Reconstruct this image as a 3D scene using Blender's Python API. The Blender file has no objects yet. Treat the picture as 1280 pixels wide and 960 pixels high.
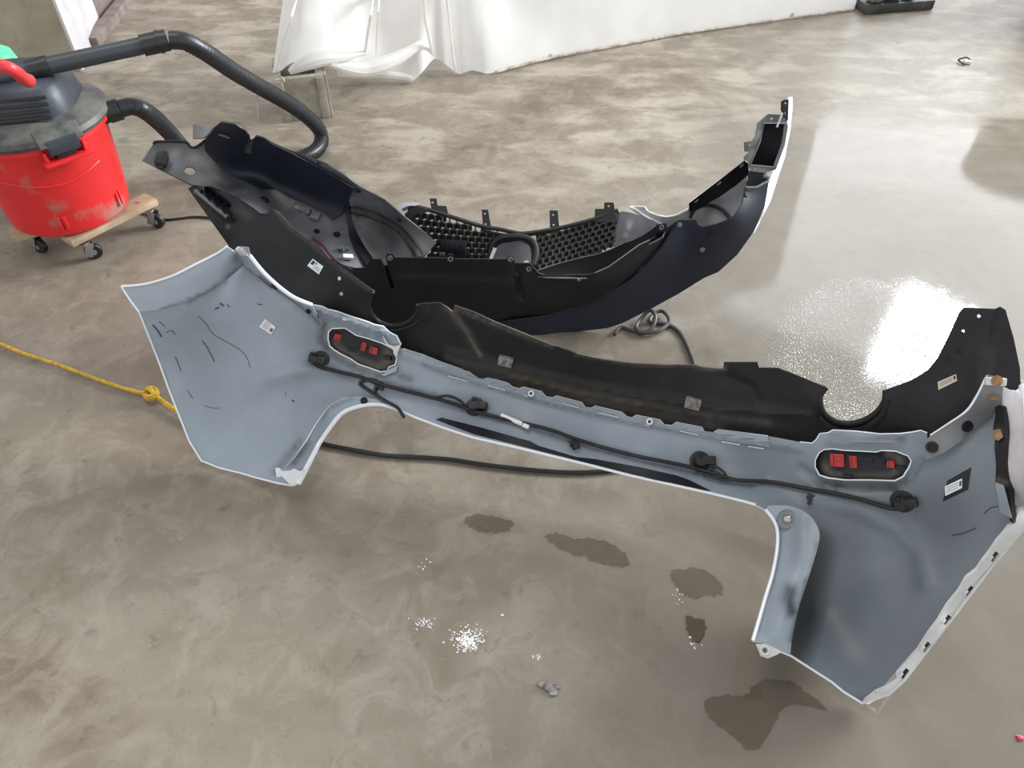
import bpy, bmesh, math, random
import numpy as np
from mathutils import Vector, Matrix
from mathutils.geometry import delaunay_2d_cdt
random.seed(7)
C = bpy.context.scene.collection
S = bpy.context.scene
# ------------------------------------------------------------------ camera, light, exposure
CAM_H, F = 1.6, 961.0
cd = bpy.data.cameras.new('camera'); cam = bpy.data.objects.new('camera', cd); C.objects.link(cam)
cam.location = (0, 0, CAM_H); cam.rotation_euler = (math.radians(45), 0, 0)
cd.sensor_width = 36; cd.lens = 36 * F / 1280; cd.clip_start = .02
S.camera = cam
w = bpy.data.worlds.new('world'); S.world = w; w.use_nodes = True
wn = w.node_tree.nodes; bg = wn['Background']
# hall: pale walls all round at eye level, a darker roof above
tcw = wn.new('ShaderNodeTexCoord'); sxw = wn.new('ShaderNodeSeparateXYZ'); rpw = wn.new('ShaderNodeValToRGB'); wl = w.node_tree.links.new
wl(tcw.outputs['Generated'], sxw.inputs[0]); wl(sxw.outputs[2], rpw.inputs[0]); wl(rpw.outputs[0], bg.inputs[0]); bg.inputs[1].default_value = .62
ew = rpw.color_ramp.elements; ew[0].position = .55; ew[0].color = (.95, .97, 1, 1); ew[1].position = .90; ew[1].color = (.32, .33, .35, 1)
def area(name, loc, target, sx, sy, power, col):
    l = bpy.data.lights.new(name, 'AREA'); l.shape = 'RECTANGLE'; l.size = sx; l.size_y = sy; l.energy = power; l.color = col
    o = bpy.data.objects.new(name, l); C.objects.link(o); o.location = loc
    o.rotation_euler = (Vector(target) - Vector(loc)).to_track_quat('-Z', 'Y').to_euler(); return o
# a bright window high in the far right wall, and a broad unseen key light added to its right
area('window_light', (5.32, 7.5, 5.15), (1.28, 1.82, 0), .86, 1.05, 140, (.86, .93, 1))
area('panel_light', (4.05, 8.8, 3.9), (.9, 2.5, 0), 7.4, 3.4, 134, (.93, .97, 1))
area('added_key_light', (8.8, 5.5, 4.2), (0, 1.8, .2), 4, 3.0, 1000, (.93, .97, 1))  # unseen lamp added to brighten the left wing against the right
area('roof_light', (-1.5, 2.5, 6.5), (-.2, 2.2, 0), 3, 2, 60, (1, .98, .95))
S.view_settings.view_transform = 'Standard'; S.view_settings.look = 'None'
S.view_settings.exposure = .84; S.view_settings.gamma = 1; S.view_settings.use_curve_mapping = False

# ------------------------------------------------------------------ geometry helpers
K = math.sqrt(.5)
def ray(u, v):
    a, b = (u - 640) / F, (480 - v) / F
    return Vector((a, K * (1 + b), -K * (1 - b)))
def P(u, v, z=0.0):
    """the place at height z that is seen at (u, v)"""
    d = ray(u, v); return Vector((0, 0, CAM_H)) + d * ((z - CAM_H) / d.z)
def depth(u, v, z):
    return (CAM_H - z) / (K * (1 - (480 - v) / F))
class Field:
    """smooth surface through control points (u, v, height)"""
    def __init__(s, pts, lift=0, reg=1e-6):
        p = []
        for q in pts:
            p.append((q[0], q[1], 1 / (q[2].D(q[0], q[1]) if isinstance(q[2], Field) else depth(*q))))
        p = np.array(p, float); s.c = p[:, :2] / 300; n = len(p)
        A = np.zeros((n + 3, n + 3)); A[:n, :n] = s.k(s.c, s.c) + reg * np.eye(n)
        A[:n, n] = 1; A[:n, n + 1:] = s.c; A[n, :n] = 1; A[n + 1:, :n] = s.c.T
        s.w = np.linalg.solve(A, np.concatenate([p[:, 2], np.zeros(3)])); s.lift = lift
    def k(s, a, b):
        r2 = ((a[:, None] - b[None]) ** 2).sum(-1); return np.where(r2 > 0, .5 * r2 * np.log(r2 + 1e-12), 0)
    def DD(s, uv):
        x = np.asarray(uv, float) / 300
        return 1 / (s.k(x, s.c) @ s.w[:-3] + s.w[-3] + x @ s.w[-2:]) - s.lift
    def D(s, u, v): return float(s.DD([(u, v)])[0])
    def at(s, u, v, lift=0):
        return Vector((0, 0, CAM_H)) + ray(u, v) * (s.D(u, v) - lift)
    def up(s, lift):
        f = object.__new__(Field); f.c, f.w, f.lift = s.c, s.w, s.lift + lift; return f
    def frame(s, u, v, du=1, dv=0, lift=0):
        """matrix on the surface: x along the image direction (du, dv), z out of the surface"""
        n = math.hypot(du, dv); du, dv = du / n * 3, dv / n * 3
        o = s.at(u, v, lift); x = (s.at(u + du, v + dv) - s.at(u - du, v - dv)).normalized()
        y = s.at(u - dv, v + du) - s.at(u + dv, v - du)
        z = x.cross(y).normalized()
        if z.dot(ray(u, v)) > 0: z = -z
        y = z.cross(x)
        return Matrix(((x.x, y.x, z.x, o.x), (x.y, y.y, z.y, o.y), (x.z, y.z, z.z, o.z), (0, 0, 0, 1)))
def cr(pts, n=6, closed=False):
    """Catmull-Rom through points of any dimension"""
    p = [np.array(q, float) for q in pts]; out = []; m = len(p)
    for i in range(m if closed else m - 1):
        g = (lambda j: p[j % m]) if closed else (lambda j: p[min(max(j, 0), m - 1)])
        a, b, c, d = g(i - 1), g(i), g(i + 1), g(i + 2)
        for k in range(n):
            t = k / n
            out.append(.5 * (2 * b + (c - a) * t + (2 * a - 5 * b + 4 * c - d) * t * t + (3 * b - 3 * c + d - a) * t ** 3))
    if not closed: out.append(p[-1])
    return [tuple(q) for q in out]
def V3(pts): return [Vector(p) for p in pts]
def pldist(xy, line):
    xy = np.asarray(xy, float); best = np.full(len(xy), 1e9); l = np.asarray(line, float)
    if len(l) == 1: return np.hypot(*(xy - l[0]).T)
    for a, b in zip(l[:-1], l[1:]):
        d = b - a; t = np.clip(((xy - a) @ d) / max(d @ d, 1e-9), 0, 1)
        best = np.minimum(best, np.hypot(*(xy - a - t[:, None] * d).T))
    return best
def inside(xy, poly):
    x, y = xy[:, 0], xy[:, 1]; r = np.zeros(len(xy), bool); p = np.asarray(poly, float); q = np.roll(p, 1, 0)
    for (x1, y1), (x2, y2) in zip(p, q):
        c = (y1 > y) != (y2 > y)
        r ^= c & (x < (x2 - x1) * (y - y1) / ((y2 - y1) if y2 != y1 else 1e-9) + x1)
    return r
class MB:
    def __init__(s): s.v = []; s.f = []; s.m = []; s.g = []; s.t = []
    def add(s, v, f, mi=0, g=None, t=None):
        o = len(s.v); s.v += [Vector(p) for p in v]; s.f += [tuple(i + o for i in q) for q in f]
        s.m += (mi if isinstance(mi, list) else [mi] * len(f)); s.g += list(g) if g is not None else [0] * len(v); s.t += list(t) if t is not None else [0] * len(v); return s
    def box(s, M, size, mi=0, bev=0):
        b = bmesh.new(); bmesh.ops.create_cube(b, size=1)
        for q in b.verts: q.co = Vector((q.co.x * size[0], q.co.y * size[1], q.co.z * size[2]))
        if bev: bmesh.ops.bevel(b, geom=b.edges[:], offset=bev, segments=2, affect='EDGES', profile=.6)
        b.verts.index_update(); s.add([M @ q.co for q in b.verts], [[q.index for q in f.verts] for f in b.faces], mi); b.free(); return s
    def lathe(s, M, prof, n=32, mi=0, sx=1, sy=1, a0=0, a1=2 * math.pi):
        full = a1 - a0 > 6.28; cols = n if full else n + 1; v = []; f = []
        for i in range(cols):
            a = a0 + (a1 - a0) * i / n
            for r, z in prof: v.append(M @ Vector((r * math.cos(a) * sx, r * math.sin(a) * sy, z)))
        m = len(prof)
        for i in range(n):
            j = (i + 1) % cols
            for k in range(m - 1): f.append((i * m + k, j * m + k, j * m + k + 1, i * m + k + 1))
        return s.add(v, f, mi)
    def cyl(s, M, r, h, n=16, mi=0, bev=.0):
        b = bev or min(r, h) * .12
        return s.lathe(M, [(0, 0), (r - b, 0), (r, b), (r, h - b), (r - b, h), (0, h)], n, mi)
    def tube(s, pts, r, n=8, mi=0, caps=True, closed=False):
        pts = V3(pts); v = []; f = []; N = len(pts); up = None
        for i, p in enumerate(pts):
            a = pts[i - 1] if (i or closed) else p; b = pts[(i + 1) % N] if (i < N - 1 or closed) else p
            t = (b - a).normalized()
            if up is None: up = t.orthogonal().normalized()
            up = (up - t * up.dot(t)).normalized(); sd = t.cross(up)
            rr = r(i / max(N - 1, 1)) if callable(r) else r
            for k in range(n):
                q = 2 * math.pi * k / n; v.append(p + (up * math.cos(q) + sd * math.sin(q)) * rr)
        for i in range(N if closed else N - 1):
            j = (i + 1) % N
            for k in range(n): f.append((i * n + k, i * n + (k + 1) % n, j * n + (k + 1) % n, j * n + k))
        if caps and not closed: f += [tuple(range(n))[::-1], tuple((N - 1) * n + k for k in range(n))]
        return s.add(v, f, mi)
    def build(s, name, mats, parent=None, angle=38, kind=None):
        me = bpy.data.meshes.new(name); off = Vector(parent.matrix_world.translation) if parent else Vector()
        q = parent
        if parent:
            off = Vector(); q = parent
            while q: off += Vector(q.location); q = q.parent
        org = Vector()
        if not parent and s.v:
            xs = [p.x for p in s.v]; ys = [p.y for p in s.v]
            org = Vector(((min(xs) + max(xs)) / 2, (min(ys) + max(ys)) / 2, min(p.z for p in s.v)))
        me.from_pydata([p - off - org for p in s.v], [], s.f)
        for m in (mats if isinstance(mats, (list, tuple)) else [mats]): me.materials.append(m)
        me.polygons.foreach_set('material_index', s.m)
        if any(s.g):
            at = me.attributes.new('grime_shade', 'FLOAT', 'POINT'); at.data.foreach_set('value', [float(x) for x in s.g])  # one mask for real dirt and for painted shade
        if any(s.t):
            at = me.attributes.new('thin', 'FLOAT', 'POINT'); at.data.foreach_set('value', [float(x) for x in s.t])
        me.shade_smooth(); me.set_sharp_from_angle(angle=math.radians(angle)); me.validate(); me.update()
        o = bpy.data.objects.new(name, me); C.objects.link(o); o.parent = parent; o.location = org
        if kind: o['kind'] = kind
        return o
def sheet(mb, outline, field, holes=(), thick=.003, g=6, bumps=(), paint=(), mi=0, rim=1, back=None):
    """a moulded skin: outline and holes lifted onto the surface, with thickness away from the viewer"""
    back = rim if back is None else back
    pts = []; edges = []
    def ring(poly):
        q = []
        for a, b in zip(poly, list(poly[1:]) + [poly[0]]):
            n = max(1, int(math.hypot(b[0] - a[0], b[1] - a[1]) / (g * 1.3)))
            q += [(a[0] + (b[0] - a[0]) * k / n, a[1] + (b[1] - a[1]) * k / n) for k in range(n)]
        o = len(pts); pts.extend(q); edges.extend((o + i, o + (i + 1) % len(q)) for i in range(len(q))); return q
    rings = [ring([tuple(p[:2]) for p in r]) for r in [outline, *holes]]
    o = np.array(rings[0]); x0, y0 = o.min(0); x1, y1 = o.max(0)
    gx, gy = np.meshgrid(np.arange(x0, x1, g), np.arange(y0, y1, g * .87)); gx[1::2] += g / 2
    gp = np.stack([gx.ravel(), gy.ravel()], 1); ok = inside(gp, rings[0])
    for h in rings[1:]: ok &= ~inside(gp, h)
    for r in rings: ok &= pldist(gp, np.array(r + [r[0]])) > g * .45
    pts += [tuple(p) for p in gp[ok]]
    vs, es, fs, *_ = delaunay_2d_cdt([Vector(p) for p in pts], edges, [], 0, .01)
    uv = np.array([tuple(p) for p in vs]); cen = np.array([uv[list(t)].mean(0) for t in fs])
    keep = inside(cen, rings[0])
    for h in rings[1:]: keep &= ~inside(cen, h)
    fs = [tuple(t) for t, k in zip(fs, keep) if k]
    D = field.DD(uv)
    for line, wd, amp in bumps: D = D - amp * np.exp(-(pldist(uv, line) / wd) ** 2)
    gr = np.zeros(len(uv))
    th = np.zeros(len(uv))
    for line, wd, st, *k in paint:
        q = st * np.exp(-(pldist(uv, line) / wd) ** 2)
        if k: th = np.maximum(th, q)
        else: gr = np.maximum(gr, q)
    co = [Vector((0, 0, CAM_H)) + ray(*q) * d for q, d in zip(uv, D)]
    nor = [Vector() for _ in co]; F2 = []
    for t in fs:
        a, b, c = t; n = (co[b] - co[a]).cross(co[c] - co[a])
        if n.dot(ray(*uv[a])) > 0: t = (a, c, b); n = -n
        F2.append(t)
        for i in t: nor[i] += n
    bk = [p - (n.normalized() if n.length else Vector()) * thick for p, n in zip(co, nor)]
    N = len(co); cnt = {}
    for t in F2:
        for a, b in zip(t, t[1:] + t[:1]): cnt[(a, b)] = 1
    rimf = [(b, a, a + N, b + N) for (a, b) in cnt if (b, a) not in cnt]
    bf = [tuple(i + N for i in t[::-1]) for t in F2]
    mb.add(co + bk, F2 + bf + rimf, [mi] * len(F2) + [back] * len(bf) + [rim] * len(rimf), list(gr) + [0] * N, list(th) + [0] * N)
    return mb
def onto(field, pts, lift=0, n=5):
    q = cr(pts, n) if n else pts
    return [field.at(p[0], p[1], lift) for p in q]

# ------------------------------------------------------------------ materials
def mat(name, col, rough=.5, metal=0, var=.0, scale=8, col2=None, bump=0, bscale=60, grime_shade=None, coat=0, trans=0, spec=.5, speck=None, thin=None):
    m = bpy.data.materials.new(name); m.use_nodes = True; nt = m.node_tree; n = nt.nodes; L = nt.links.new
    b = n['Principled BSDF']; b.inputs['Roughness'].default_value = rough; b.inputs['Metallic'].default_value = metal
    b.inputs['Specular IOR Level'].default_value = spec; b.inputs['Coat Weight'].default_value = coat
    b.inputs['Transmission Weight'].default_value = trans
    tc = n.new('ShaderNodeTexCoord'); out = None
    if var or col2:
        nz = n.new('ShaderNodeTexNoise'); nz.inputs['Scale'].default_value = scale; nz.inputs['Detail'].default_value = 7; nz.inputs['Roughness'].default_value = .62
        L(tc.outputs['Object'], nz.inputs['Vector'])
        rp = n.new('ShaderNodeValToRGB'); rp.color_ramp.elements[0].position = .36; rp.color_ramp.elements[1].position = .66
        c2 = col2 or tuple(min(1, c * (1 + var)) for c in col); c1 = col if col2 else tuple(c * (1 - var) for c in col)
        rp.color_ramp.elements[0].color = (*c1, 1); rp.color_ramp.elements[1].color = (*c2, 1)
        L(nz.outputs['Fac'], rp.inputs['Fac']); out = rp.outputs['Color']
    else:
        b.inputs['Base Color'].default_value = (*col, 1)
    if speck:
        sz = n.new('ShaderNodeTexNoise'); sz.inputs['Scale'].default_value = speck[1]; sz.inputs['Detail'].default_value = 5
        L(tc.outputs['Object'], sz.inputs['Vector'])
        r2 = n.new('ShaderNodeMapRange'); r2.inputs[1].default_value = speck[2]; r2.inputs[2].default_value = speck[2] + .09; L(sz.outputs['Fac'], r2.inputs[0])
        mx = n.new('ShaderNodeMixRGB'); mx.inputs[2].default_value = (*speck[0], 1); L(r2.outputs[0], mx.inputs[0])
        if out: L(out, mx.inputs[1])
        else: mx.inputs[1].default_value = (*col, 1)
        out = mx.outputs[0]
    if thin:
        at = n.new('ShaderNodeAttribute'); at.attribute_name = 'thin'; mx = n.new('ShaderNodeMixRGB'); L(at.outputs['Fac'], mx.inputs[0]); mx.inputs[2].default_value = (*thin, 1); L(out, mx.inputs[1]); out = mx.outputs[0]  # mask shared by sparse overspray and painted shade
    if grime_shade:
        at = n.new('ShaderNodeAttribute'); at.attribute_name = 'grime_shade'
        gz = n.new('ShaderNodeTexNoise'); gz.inputs['Scale'].default_value = 45; gz.inputs['Detail'].default_value = 6; L(tc.outputs['Object'], gz.inputs['Vector'])
        ma = n.new('ShaderNodeMath'); ma.operation = 'MULTIPLY_ADD'; L(gz.outputs['Fac'], ma.inputs[0]); ma.inputs[1].default_value = 1.6; ma.inputs[2].default_value = .15
        mm = n.new('ShaderNodeMath'); mm.operation = 'MULTIPLY'; mm.use_clamp = True; L(at.outputs['Fac'], mm.inputs[0]); L(ma.outputs[0], mm.inputs[1])
        mx = n.new('ShaderNodeMixRGB'); L(mm.outputs[0], mx.inputs[0]); mx.inputs[2].default_value = (*grime_shade, 1)
        if out: L(out, mx.inputs[1])
        else: mx.inputs[1].default_value = (*col, 1)
        out = mx.outputs[0]
    if out: L(out, b.inputs['Base Color'])
    if bump:
        bz = n.new('ShaderNodeTexNoise'); bz.inputs['Scale'].default_value = bscale; bz.inputs['Detail'].default_value = 4; L(tc.outputs['Object'], bz.inputs['Vector'])
        bp = n.new('ShaderNodeBump'); bp.inputs['Strength'].default_value = bump; bp.inputs['Distance'].default_value = .004
        L(bz.outputs['Fac'], bp.inputs['Height']); L(bp.outputs['Normal'], b.inputs['Normal'])
    return m
M_spray = mat('grey_overspray', (.29, .335, .38), .42, var=.10, scale=5, grime_shade=(.035, .032, .03), spec=.5, thin=(.035, .042, .044))  # near-black mixes hold dirt, sparse overspray and painted shade
M_white = mat('white_paint', (.80, .83, .86), .25, coat=.4)
M_strip = mat('white_primer', (.62, .62, .60), .45, var=.06, scale=20)
M_black = mat('textured_black_plastic', (.013, .0125, .014), .55, spec=.35, var=.25, scale=14, bump=.25, bscale=220, grime_shade=(.105, .09, .072))
M_primer = mat('grey_primer', (.20, .205, .205), .5, var=.12, scale=14, grime_shade=(.05, .04, .035))
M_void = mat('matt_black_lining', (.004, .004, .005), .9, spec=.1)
M_lipgrey = mat('pale_grey_inner', (.40, .41, .42), .4, var=.15, scale=12)
M_gwire = mat('glossy_grille_black', (.045, .047, .05), .3)
M_dark = mat('smooth_black_plastic', (.008, .0085, .012), .42, spec=.35, var=.2, scale=10, grime_shade=(.16, .14, .11))
M_navy = mat('blue_black_plastic', (.010, .012, .024), .48, spec=.4, var=.15, scale=9, grime_shade=(.2, .2, .2))
M_grey = mat('dusty_grey_plastic', (.115, .12, .13), .55, var=.3, scale=9, grime_shade=(.30, .29, .27))
M_midgrey = mat('grey_inner_plastic', (.19, .20, .21), .5, var=.2, scale=12)
M_rubber = mat('black_rubber', (.012, .012, .013), .5)
M_hose = mat('black_hose_plastic', (.016, .018, .02), .38)
M_red = mat('red_lens', (.40, .012, .01), .3, coat=.15)
M_redpl = mat('red_plastic', (.68, .022, .024), .42, var=.10, scale=6, speck=((.42, .17, .14), 7, .60))
M_handle = mat('red_handle', (.72, .04, .045), .4)
M_lid = mat('dusty_black_lid', (.03, .033, .037), .5, col2=(.17, .165, .14), scale=7)
M_head = mat('dark_grey_head', (.035, .042, .055), .45, var=.3, scale=6)
M_wood = mat('bare_plywood', (.42, .31, .20), .7, var=.25, scale=12)
M_steel = mat('zinc_steel', (.45, .45, .44), .35, metal=.9)
M_label = mat('white_paper', (.78, .78, .78), .6)
M_tan = mat('tan_paper', (.55, .49, .38), .6)
M_ink = mat('black_ink', (.03, .03, .03), .6)
M_rust = mat('rust', (.23, .085, .03), .8, col2=(.42, .26, .13), scale=60)
M_scuff = mat('scuff', (.06, .065, .075), .7)
M_yellow = mat('yellow_rope', (.55, .33, .03), .7, var=.3, scale=60)
M_block = mat('grey_concrete_block', (.25, .225, .18), .9, col2=(.42, .385, .32), scale=9, bump=.8, bscale=90)
M_slab = mat('wet_dark_concrete', (.05, .05, .045), .45, var=.5, scale=12, bump=.5, bscale=60)
M_pillar = mat('stained_beige_paint', (.27, .235, .17), .6, col2=(.36, .33, .265), scale=6, speck=((.25, .14, .06), 5, .62))
M_pwhite = mat('chalky_white_paint', (.62, .59, .60), .7, var=.1, scale=10)
M_kerb = mat('brown_kerb', (.22, .17, .155), .8, var=.3, scale=10)
M_green = mat('mint_green_plastic', (.10, .72, .32), .4)
M_foil = mat('silver_foil', (.75, .75, .76), .3, metal=.7)
M_crumb = mat('grey_rubble', (.10, .085, .075), .8, col2=(.35, .33, .31), scale=50)
M_spatter = mat('white_spatter', (.78, .77, .74), .6)
M_pink = mat('crimson_plastic', (.6, .02, .07), .4)

def tag(o, label, cat, group=None):
    o['label'] = label; o['category'] = cat
    if group: o['group'] = group
    return o
def thing(name, loc, label, cat, group=None):
    o = bpy.data.objects.new(name, None); C.objects.link(o); o.location = loc; o.empty_display_size = .1
    return tag(o, label, cat, group)

# ------------------------------------------------------------------ setting: floor
def floor_material():
    m = bpy.data.materials.new('stained_concrete_floor'); m.use_nodes = True; nt = m.node_tree; n = nt.nodes; L = nt.links.new
    b = n['Principled BSDF']; tc = n.new('ShaderNodeTexCoord'); V = tc.outputs['Object']
    def noise(scale, detail=6, rough=.6, vec=None, dist=0):
        z = n.new('ShaderNodeTexNoise'); z.inputs['Scale'].default_value = scale; z.inputs['Detail'].default_value = detail
        z.inputs['Roughness'].default_value = rough; z.inputs['Distortion'].default_value = dist; L(vec or V, z.inputs['Vector']); return z.outputs['Fac']
    def ramp(f, a, b2, c0=(0, 0, 0), c1=(1, 1, 1)):
        r = n.new('ShaderNodeValToRGB'); e = r.color_ramp.elements; e[0].position = a; e[1].position = b2; e[0].color = (*c0, 1); e[1].color = (*c1, 1); L(f, r.inputs['Fac']); return r.outputs['Color']
    def mix(f, a, c, mode='MIX'):
        x = n.new('ShaderNodeMixRGB'); x.blend_type = mode
        for i, q in enumerate((f, a, c)):
            if isinstance(q, tuple): x.inputs[i].default_value = (*q, 1)
            elif isinstance(q, (int, float)): x.inputs[i].default_value = q
            else: L(q, x.inputs[i])
        return x.outputs[0]
    def math_(op, a, c, clamp=False):
        x = n.new('ShaderNodeMath'); x.operation = op; x.use_clamp = clamp
        for i, q in enumerate((a, c)):
            if isinstance(q, (int, float)): x.inputs[i].default_value = q
            else: L(q, x.inputs[i])
        return x.outputs[0]
    def rng(f, a, c, d=0, e=1):
        x = n.new('ShaderNodeMapRange'); x.interpolation_type = 'SMOOTHSTEP'; L(f, x.inputs[0])
        for i, q in enumerate((a, c, d, e)): x.inputs[i + 1].default_value = q
        return x.outputs[0]
    sp = n.new('ShaderNodeSeparateXYZ'); L(V, sp.inputs[0]); X, Y = sp.outputs[0], sp.outputs[1]
    # broad tone, then patches, worn pale cement skin, dark grease, fine speckle
    base = ramp(noise(1.1, 7, .62), .30, .70, (.165, .134, .098), (.265, .228, .18))
    mp = n.new('ShaderNodeMapping'); mp.inputs['Scale'].default_value = (.55, 1.25, 1); mp.inputs['Rotation'].default_value = (0, 0, .12); L(V, mp.inputs[0])
    pale = ramp(noise(5.2, 9, .66, mp.outputs[0], .35), .47, .60)
    farm = rng(Y, 1.9, 3.2, .12, 1)
    base = mix(math_('MULTIPLY', pale, math_('MULTIPLY', farm, .75)), base, (.42, .372, .30))
    base = mix(math_('MULTIPLY', ramp(noise(2.3, 6, .6, None, .5), .50, .66), .68), base, (.120, .090, .056))
    base = mix(math_('MULTIPLY', ramp(noise(9, 8, .7, None, .8), .48, .62), .50), base, (.315, .275, .22))
    base = mix(math_('MULTIPLY', ramp(noise(17, 6, .7, None, .4), .58, .68), .5), base, (.105, .082, .055))
    base = mix(math_('MULTIPLY', ramp(noise(38, 5, .7), .60, .72), .35), base, (.12, .10, .08))
    base = mix(math_('MULTIPLY', ramp(noise(55, 4, .7), .66, .74), .3), base, (.55, .52, .46))
    # damp half of the floor: greyer, smoother, glossy
    wob = math_('MULTIPLY', math_('SUBTRACT', noise(1.3, 5, .6), .5), 1.1)
    wet = rng(math_('ADD', math_('ADD', X, wob), math_('MULTIPLY', math_('SUBTRACT', Y, 2.0), -.26)), .22, .85)
    wet = math_('MULTIPLY', wet, rng(Y, 3.0, 3.5, 1, .45))
    wetc = ramp(noise(1.6, 5, .55), .3, .7, (.135, .115, .09), (.20, .18, .15))
    base = mix(math_('MULTIPLY', wet, .8), base, wetc)
    L(base, b.inputs['Base Color'])
    rn = noise(7, 6, .65)
    rough = math_('ADD', rng(wet, 0, 1, .60, .062), math_('MULTIPLY', math_('SUBTRACT', rn, .5), math_('SUBTRACT', .2, math_('MULTIPLY', wet, .14))), True)
    L(rough, b.inputs['Roughness']); b.inputs['Specular IOR Level'].default_value = .5
    bp = n.new('ShaderNodeBump'); bp.inputs['Strength'].default_value = .18; bp.inputs['Distance'].default_value = .004
    vm = n.new('ShaderNodeVectorMath'); vm.operation = 'DISTANCE'; L(V, vm.inputs[0]); vm.inputs[1].default_value = (1.14, 1.74, 0); drop = vm.outputs['Value']   # splashed droplets by the bumpers
    dry = math_('SUBTRACT', 1.0, math_('MULTIPLY', wet, .93)); h = math_('MULTIPLY', math_('ADD', math_('MULTIPLY', noise(140, 3, .6), rng(noise(6, 4, .6), .42, .62, .5, 1.6)), math_('MULTIPLY', noise(14, 5, .6), 1.2)), dry); h = math_('ADD', h, math_('MULTIPLY', ramp(noise(170, 2, .5), .54, .68), math_('MULTIPLY', rng(math_('ADD', drop, math_('MULTIPLY', noise(9, 4, .65), .35)), .64, .30), .8))); L(h, bp.inputs['Height']); L(bp.outputs[0], b.inputs['Normal'])
    return m
fl = MB(); fl.add([(-9, -4, 0), (9, -4, 0), (9, 14, 0), (-9, 14, 0), (-9, -4, -.2), (9, -4, -.2), (9, 14, -.2), (-9, 14, -.2)],
                  [(0, 1, 2, 3), (7, 6, 5, 4), (0, 4, 5, 1), (1, 5, 6, 2), (2, 6, 7, 3), (3, 7, 4, 0)])
o = fl.build('floor', floor_material()); o['kind'] = 'structure'
o.location = (0, 0, 0); o.data.transform(Matrix.Translation((0, 5, -.2)))

# pillar and kerb in the far left corner
sd = Vector((-.14, .61, 0)).normalized(); fd = Vector((-sd.y, sd.x, 0)); c0 = Vector((-2.14, 3.79, 0))
pil = thing('pillar', c0 + fd * .45 + sd * .3, 'stained beige pillar with white painted side, behind the red vacuum', 'pillar')
def prism(base, h, z0=0):
    n = len(base); v = [Vector((p.x, p.y, z0)) for p in base] + [Vector((p.x, p.y, z0 + h)) for p in base]
    return v, [tuple(range(n))[::-1], tuple(range(n, 2 * n))] + [(i, (i + 1) % n, (i + 1) % n + n, i + n) for i in range(n)]
mb = MB(); mb.add(*prism([c0, c0 + sd * .63, c0 + fd * .9 + sd * .63, c0 + fd * .9], 2.6)); mb.build('pillar_core', M_pillar, pil)
mb = MB(); mb.add(*prism([c0 - fd * .012 + sd * .004, c0 - fd * .012 + sd * .63, c0 + sd * .63, c0 + sd * .004], 2.6)); ob = mb.build('side_panel', M_pwhite, pil); ob['label'] = 'white painted side of the pillar'
k0, k1 = P(110, 60), P(160, -4); kd = (k1 - k0).normalized(); kn = Vector((kd.y, -kd.x, 0))
k1 = k0 + kd * 3
mb = MB(); mb.add(*prism([k0, k0 + kn * .06, k1 + kn * .06, k1], .05)); o = mb.build('trim_1', M_kerb); o['kind'] = 'structure'
mb = MB(); mb.add(*prism([c0 + sd * .64, c0 + sd * .64 + kd * 2.6, c0 + sd * .64 + kd * 2.6 - kn * .2, c0 + sd * .64 - kn * .2], 2.6)); o = mb.build('wall_left', M_kerb); o['kind'] = 'structure'

# ------------------------------------------------------------------ REAR BUMPER
rb = thing('rear_bumper_cover', P(690, 520, 0), 'white rear bumper cover lying on its face, grey inside up, nearest the camera', 'bumper')
B = Field([(174, 390, .38), (200, 455, .23), (222, 517, .12), (252, 576, .025), (300, 591, .02), (366, 607, .05), (345, 588, .045), (305, 331, .43), (235, 377, .40),
           (334, 407, .31), (310, 500, .13), (280, 450, .22), (360, 480, .19), (395, 447, .25), (390, 381, .385), (440, 396, .34), (470, 406, .32), (498, 428, .29),
           (421, 422, .295), (468, 438, .255), (400, 540, .09), (430, 515, .13), (465, 506, .165), (500, 515, .17), (592, 547, .165), (700, 574, .16), (840, 607, .165), (945, 631, .175),
           (470, 484, .195), (591, 515, .155), (740, 556, .145), (872, 585, .15), (960, 600, .17), (550, 454, .245), (664, 488, .225), (812, 524, .22), (920, 541, .23), (1000, 553, .26),
           (1046, 575, .27), (1113, 581, .31), (1070, 540, .33), (1150, 540, .375), (1124, 627, .25), (1192, 610, .34), (1240, 519, .44), (1180, 566, .37),
           (960, 640, .175), (972, 665, .165), (965, 720, .135), (949, 774, .115), (941, 801, .105), (1030, 665, .15), (1020, 760, .045), (989, 820, .06), (1039, 852, .035),
           (1078, 879, .015), (1120, 840, .075), (1100, 740, .12), (1199, 740, .22), (1150, 680, .20), (1267, 659, .35), (1284, 640, .38), (1262, 560, .44)])
left_edge = [(174, 390), (180, 405), (190, 430), (200, 456), (212, 489), (225, 522), (237, 552), (252, 576)]
bottom_left = [(252, 576), (275, 585), (300, 591), (320, 597), (347, 604), (366, 607)]
arch_left = [(366, 607), (373, 604), (382, 587), (392, 567), (400, 552), (412, 535), (427, 517), (445, 509), (465, 505.5), (482, 507), (500, 513)]
center = [(500, 513), (520, 522), (555, 535), (592, 547), (640, 558), (677, 567), (727, 579), (790, 595), (840, 606), (890, 617), (927, 626), (945, 631)]
arch_right = [(945, 631), (957, 637), (967, 650), (972, 665), (971, 690), (965, 720), (958, 743), (949, 774), (941, 801)]
bottom_right = [(941, 801), (958, 804), (977, 815), (989, 820), (1017, 838), (1039, 852), (1055, 865), (1078, 879)]
right_edge = [(1078, 879), (1096, 867), (1120, 840), (1146, 815), (1174, 777), (1199, 740), (1230, 702), (1267, 659), (1284, 634)]
up_right = [(1284, 634), (1282, 560), (1276, 487), (1269, 490), (1254, 488), (1241, 521), (1207, 546), (1180, 565), (1159, 560)]
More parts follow.
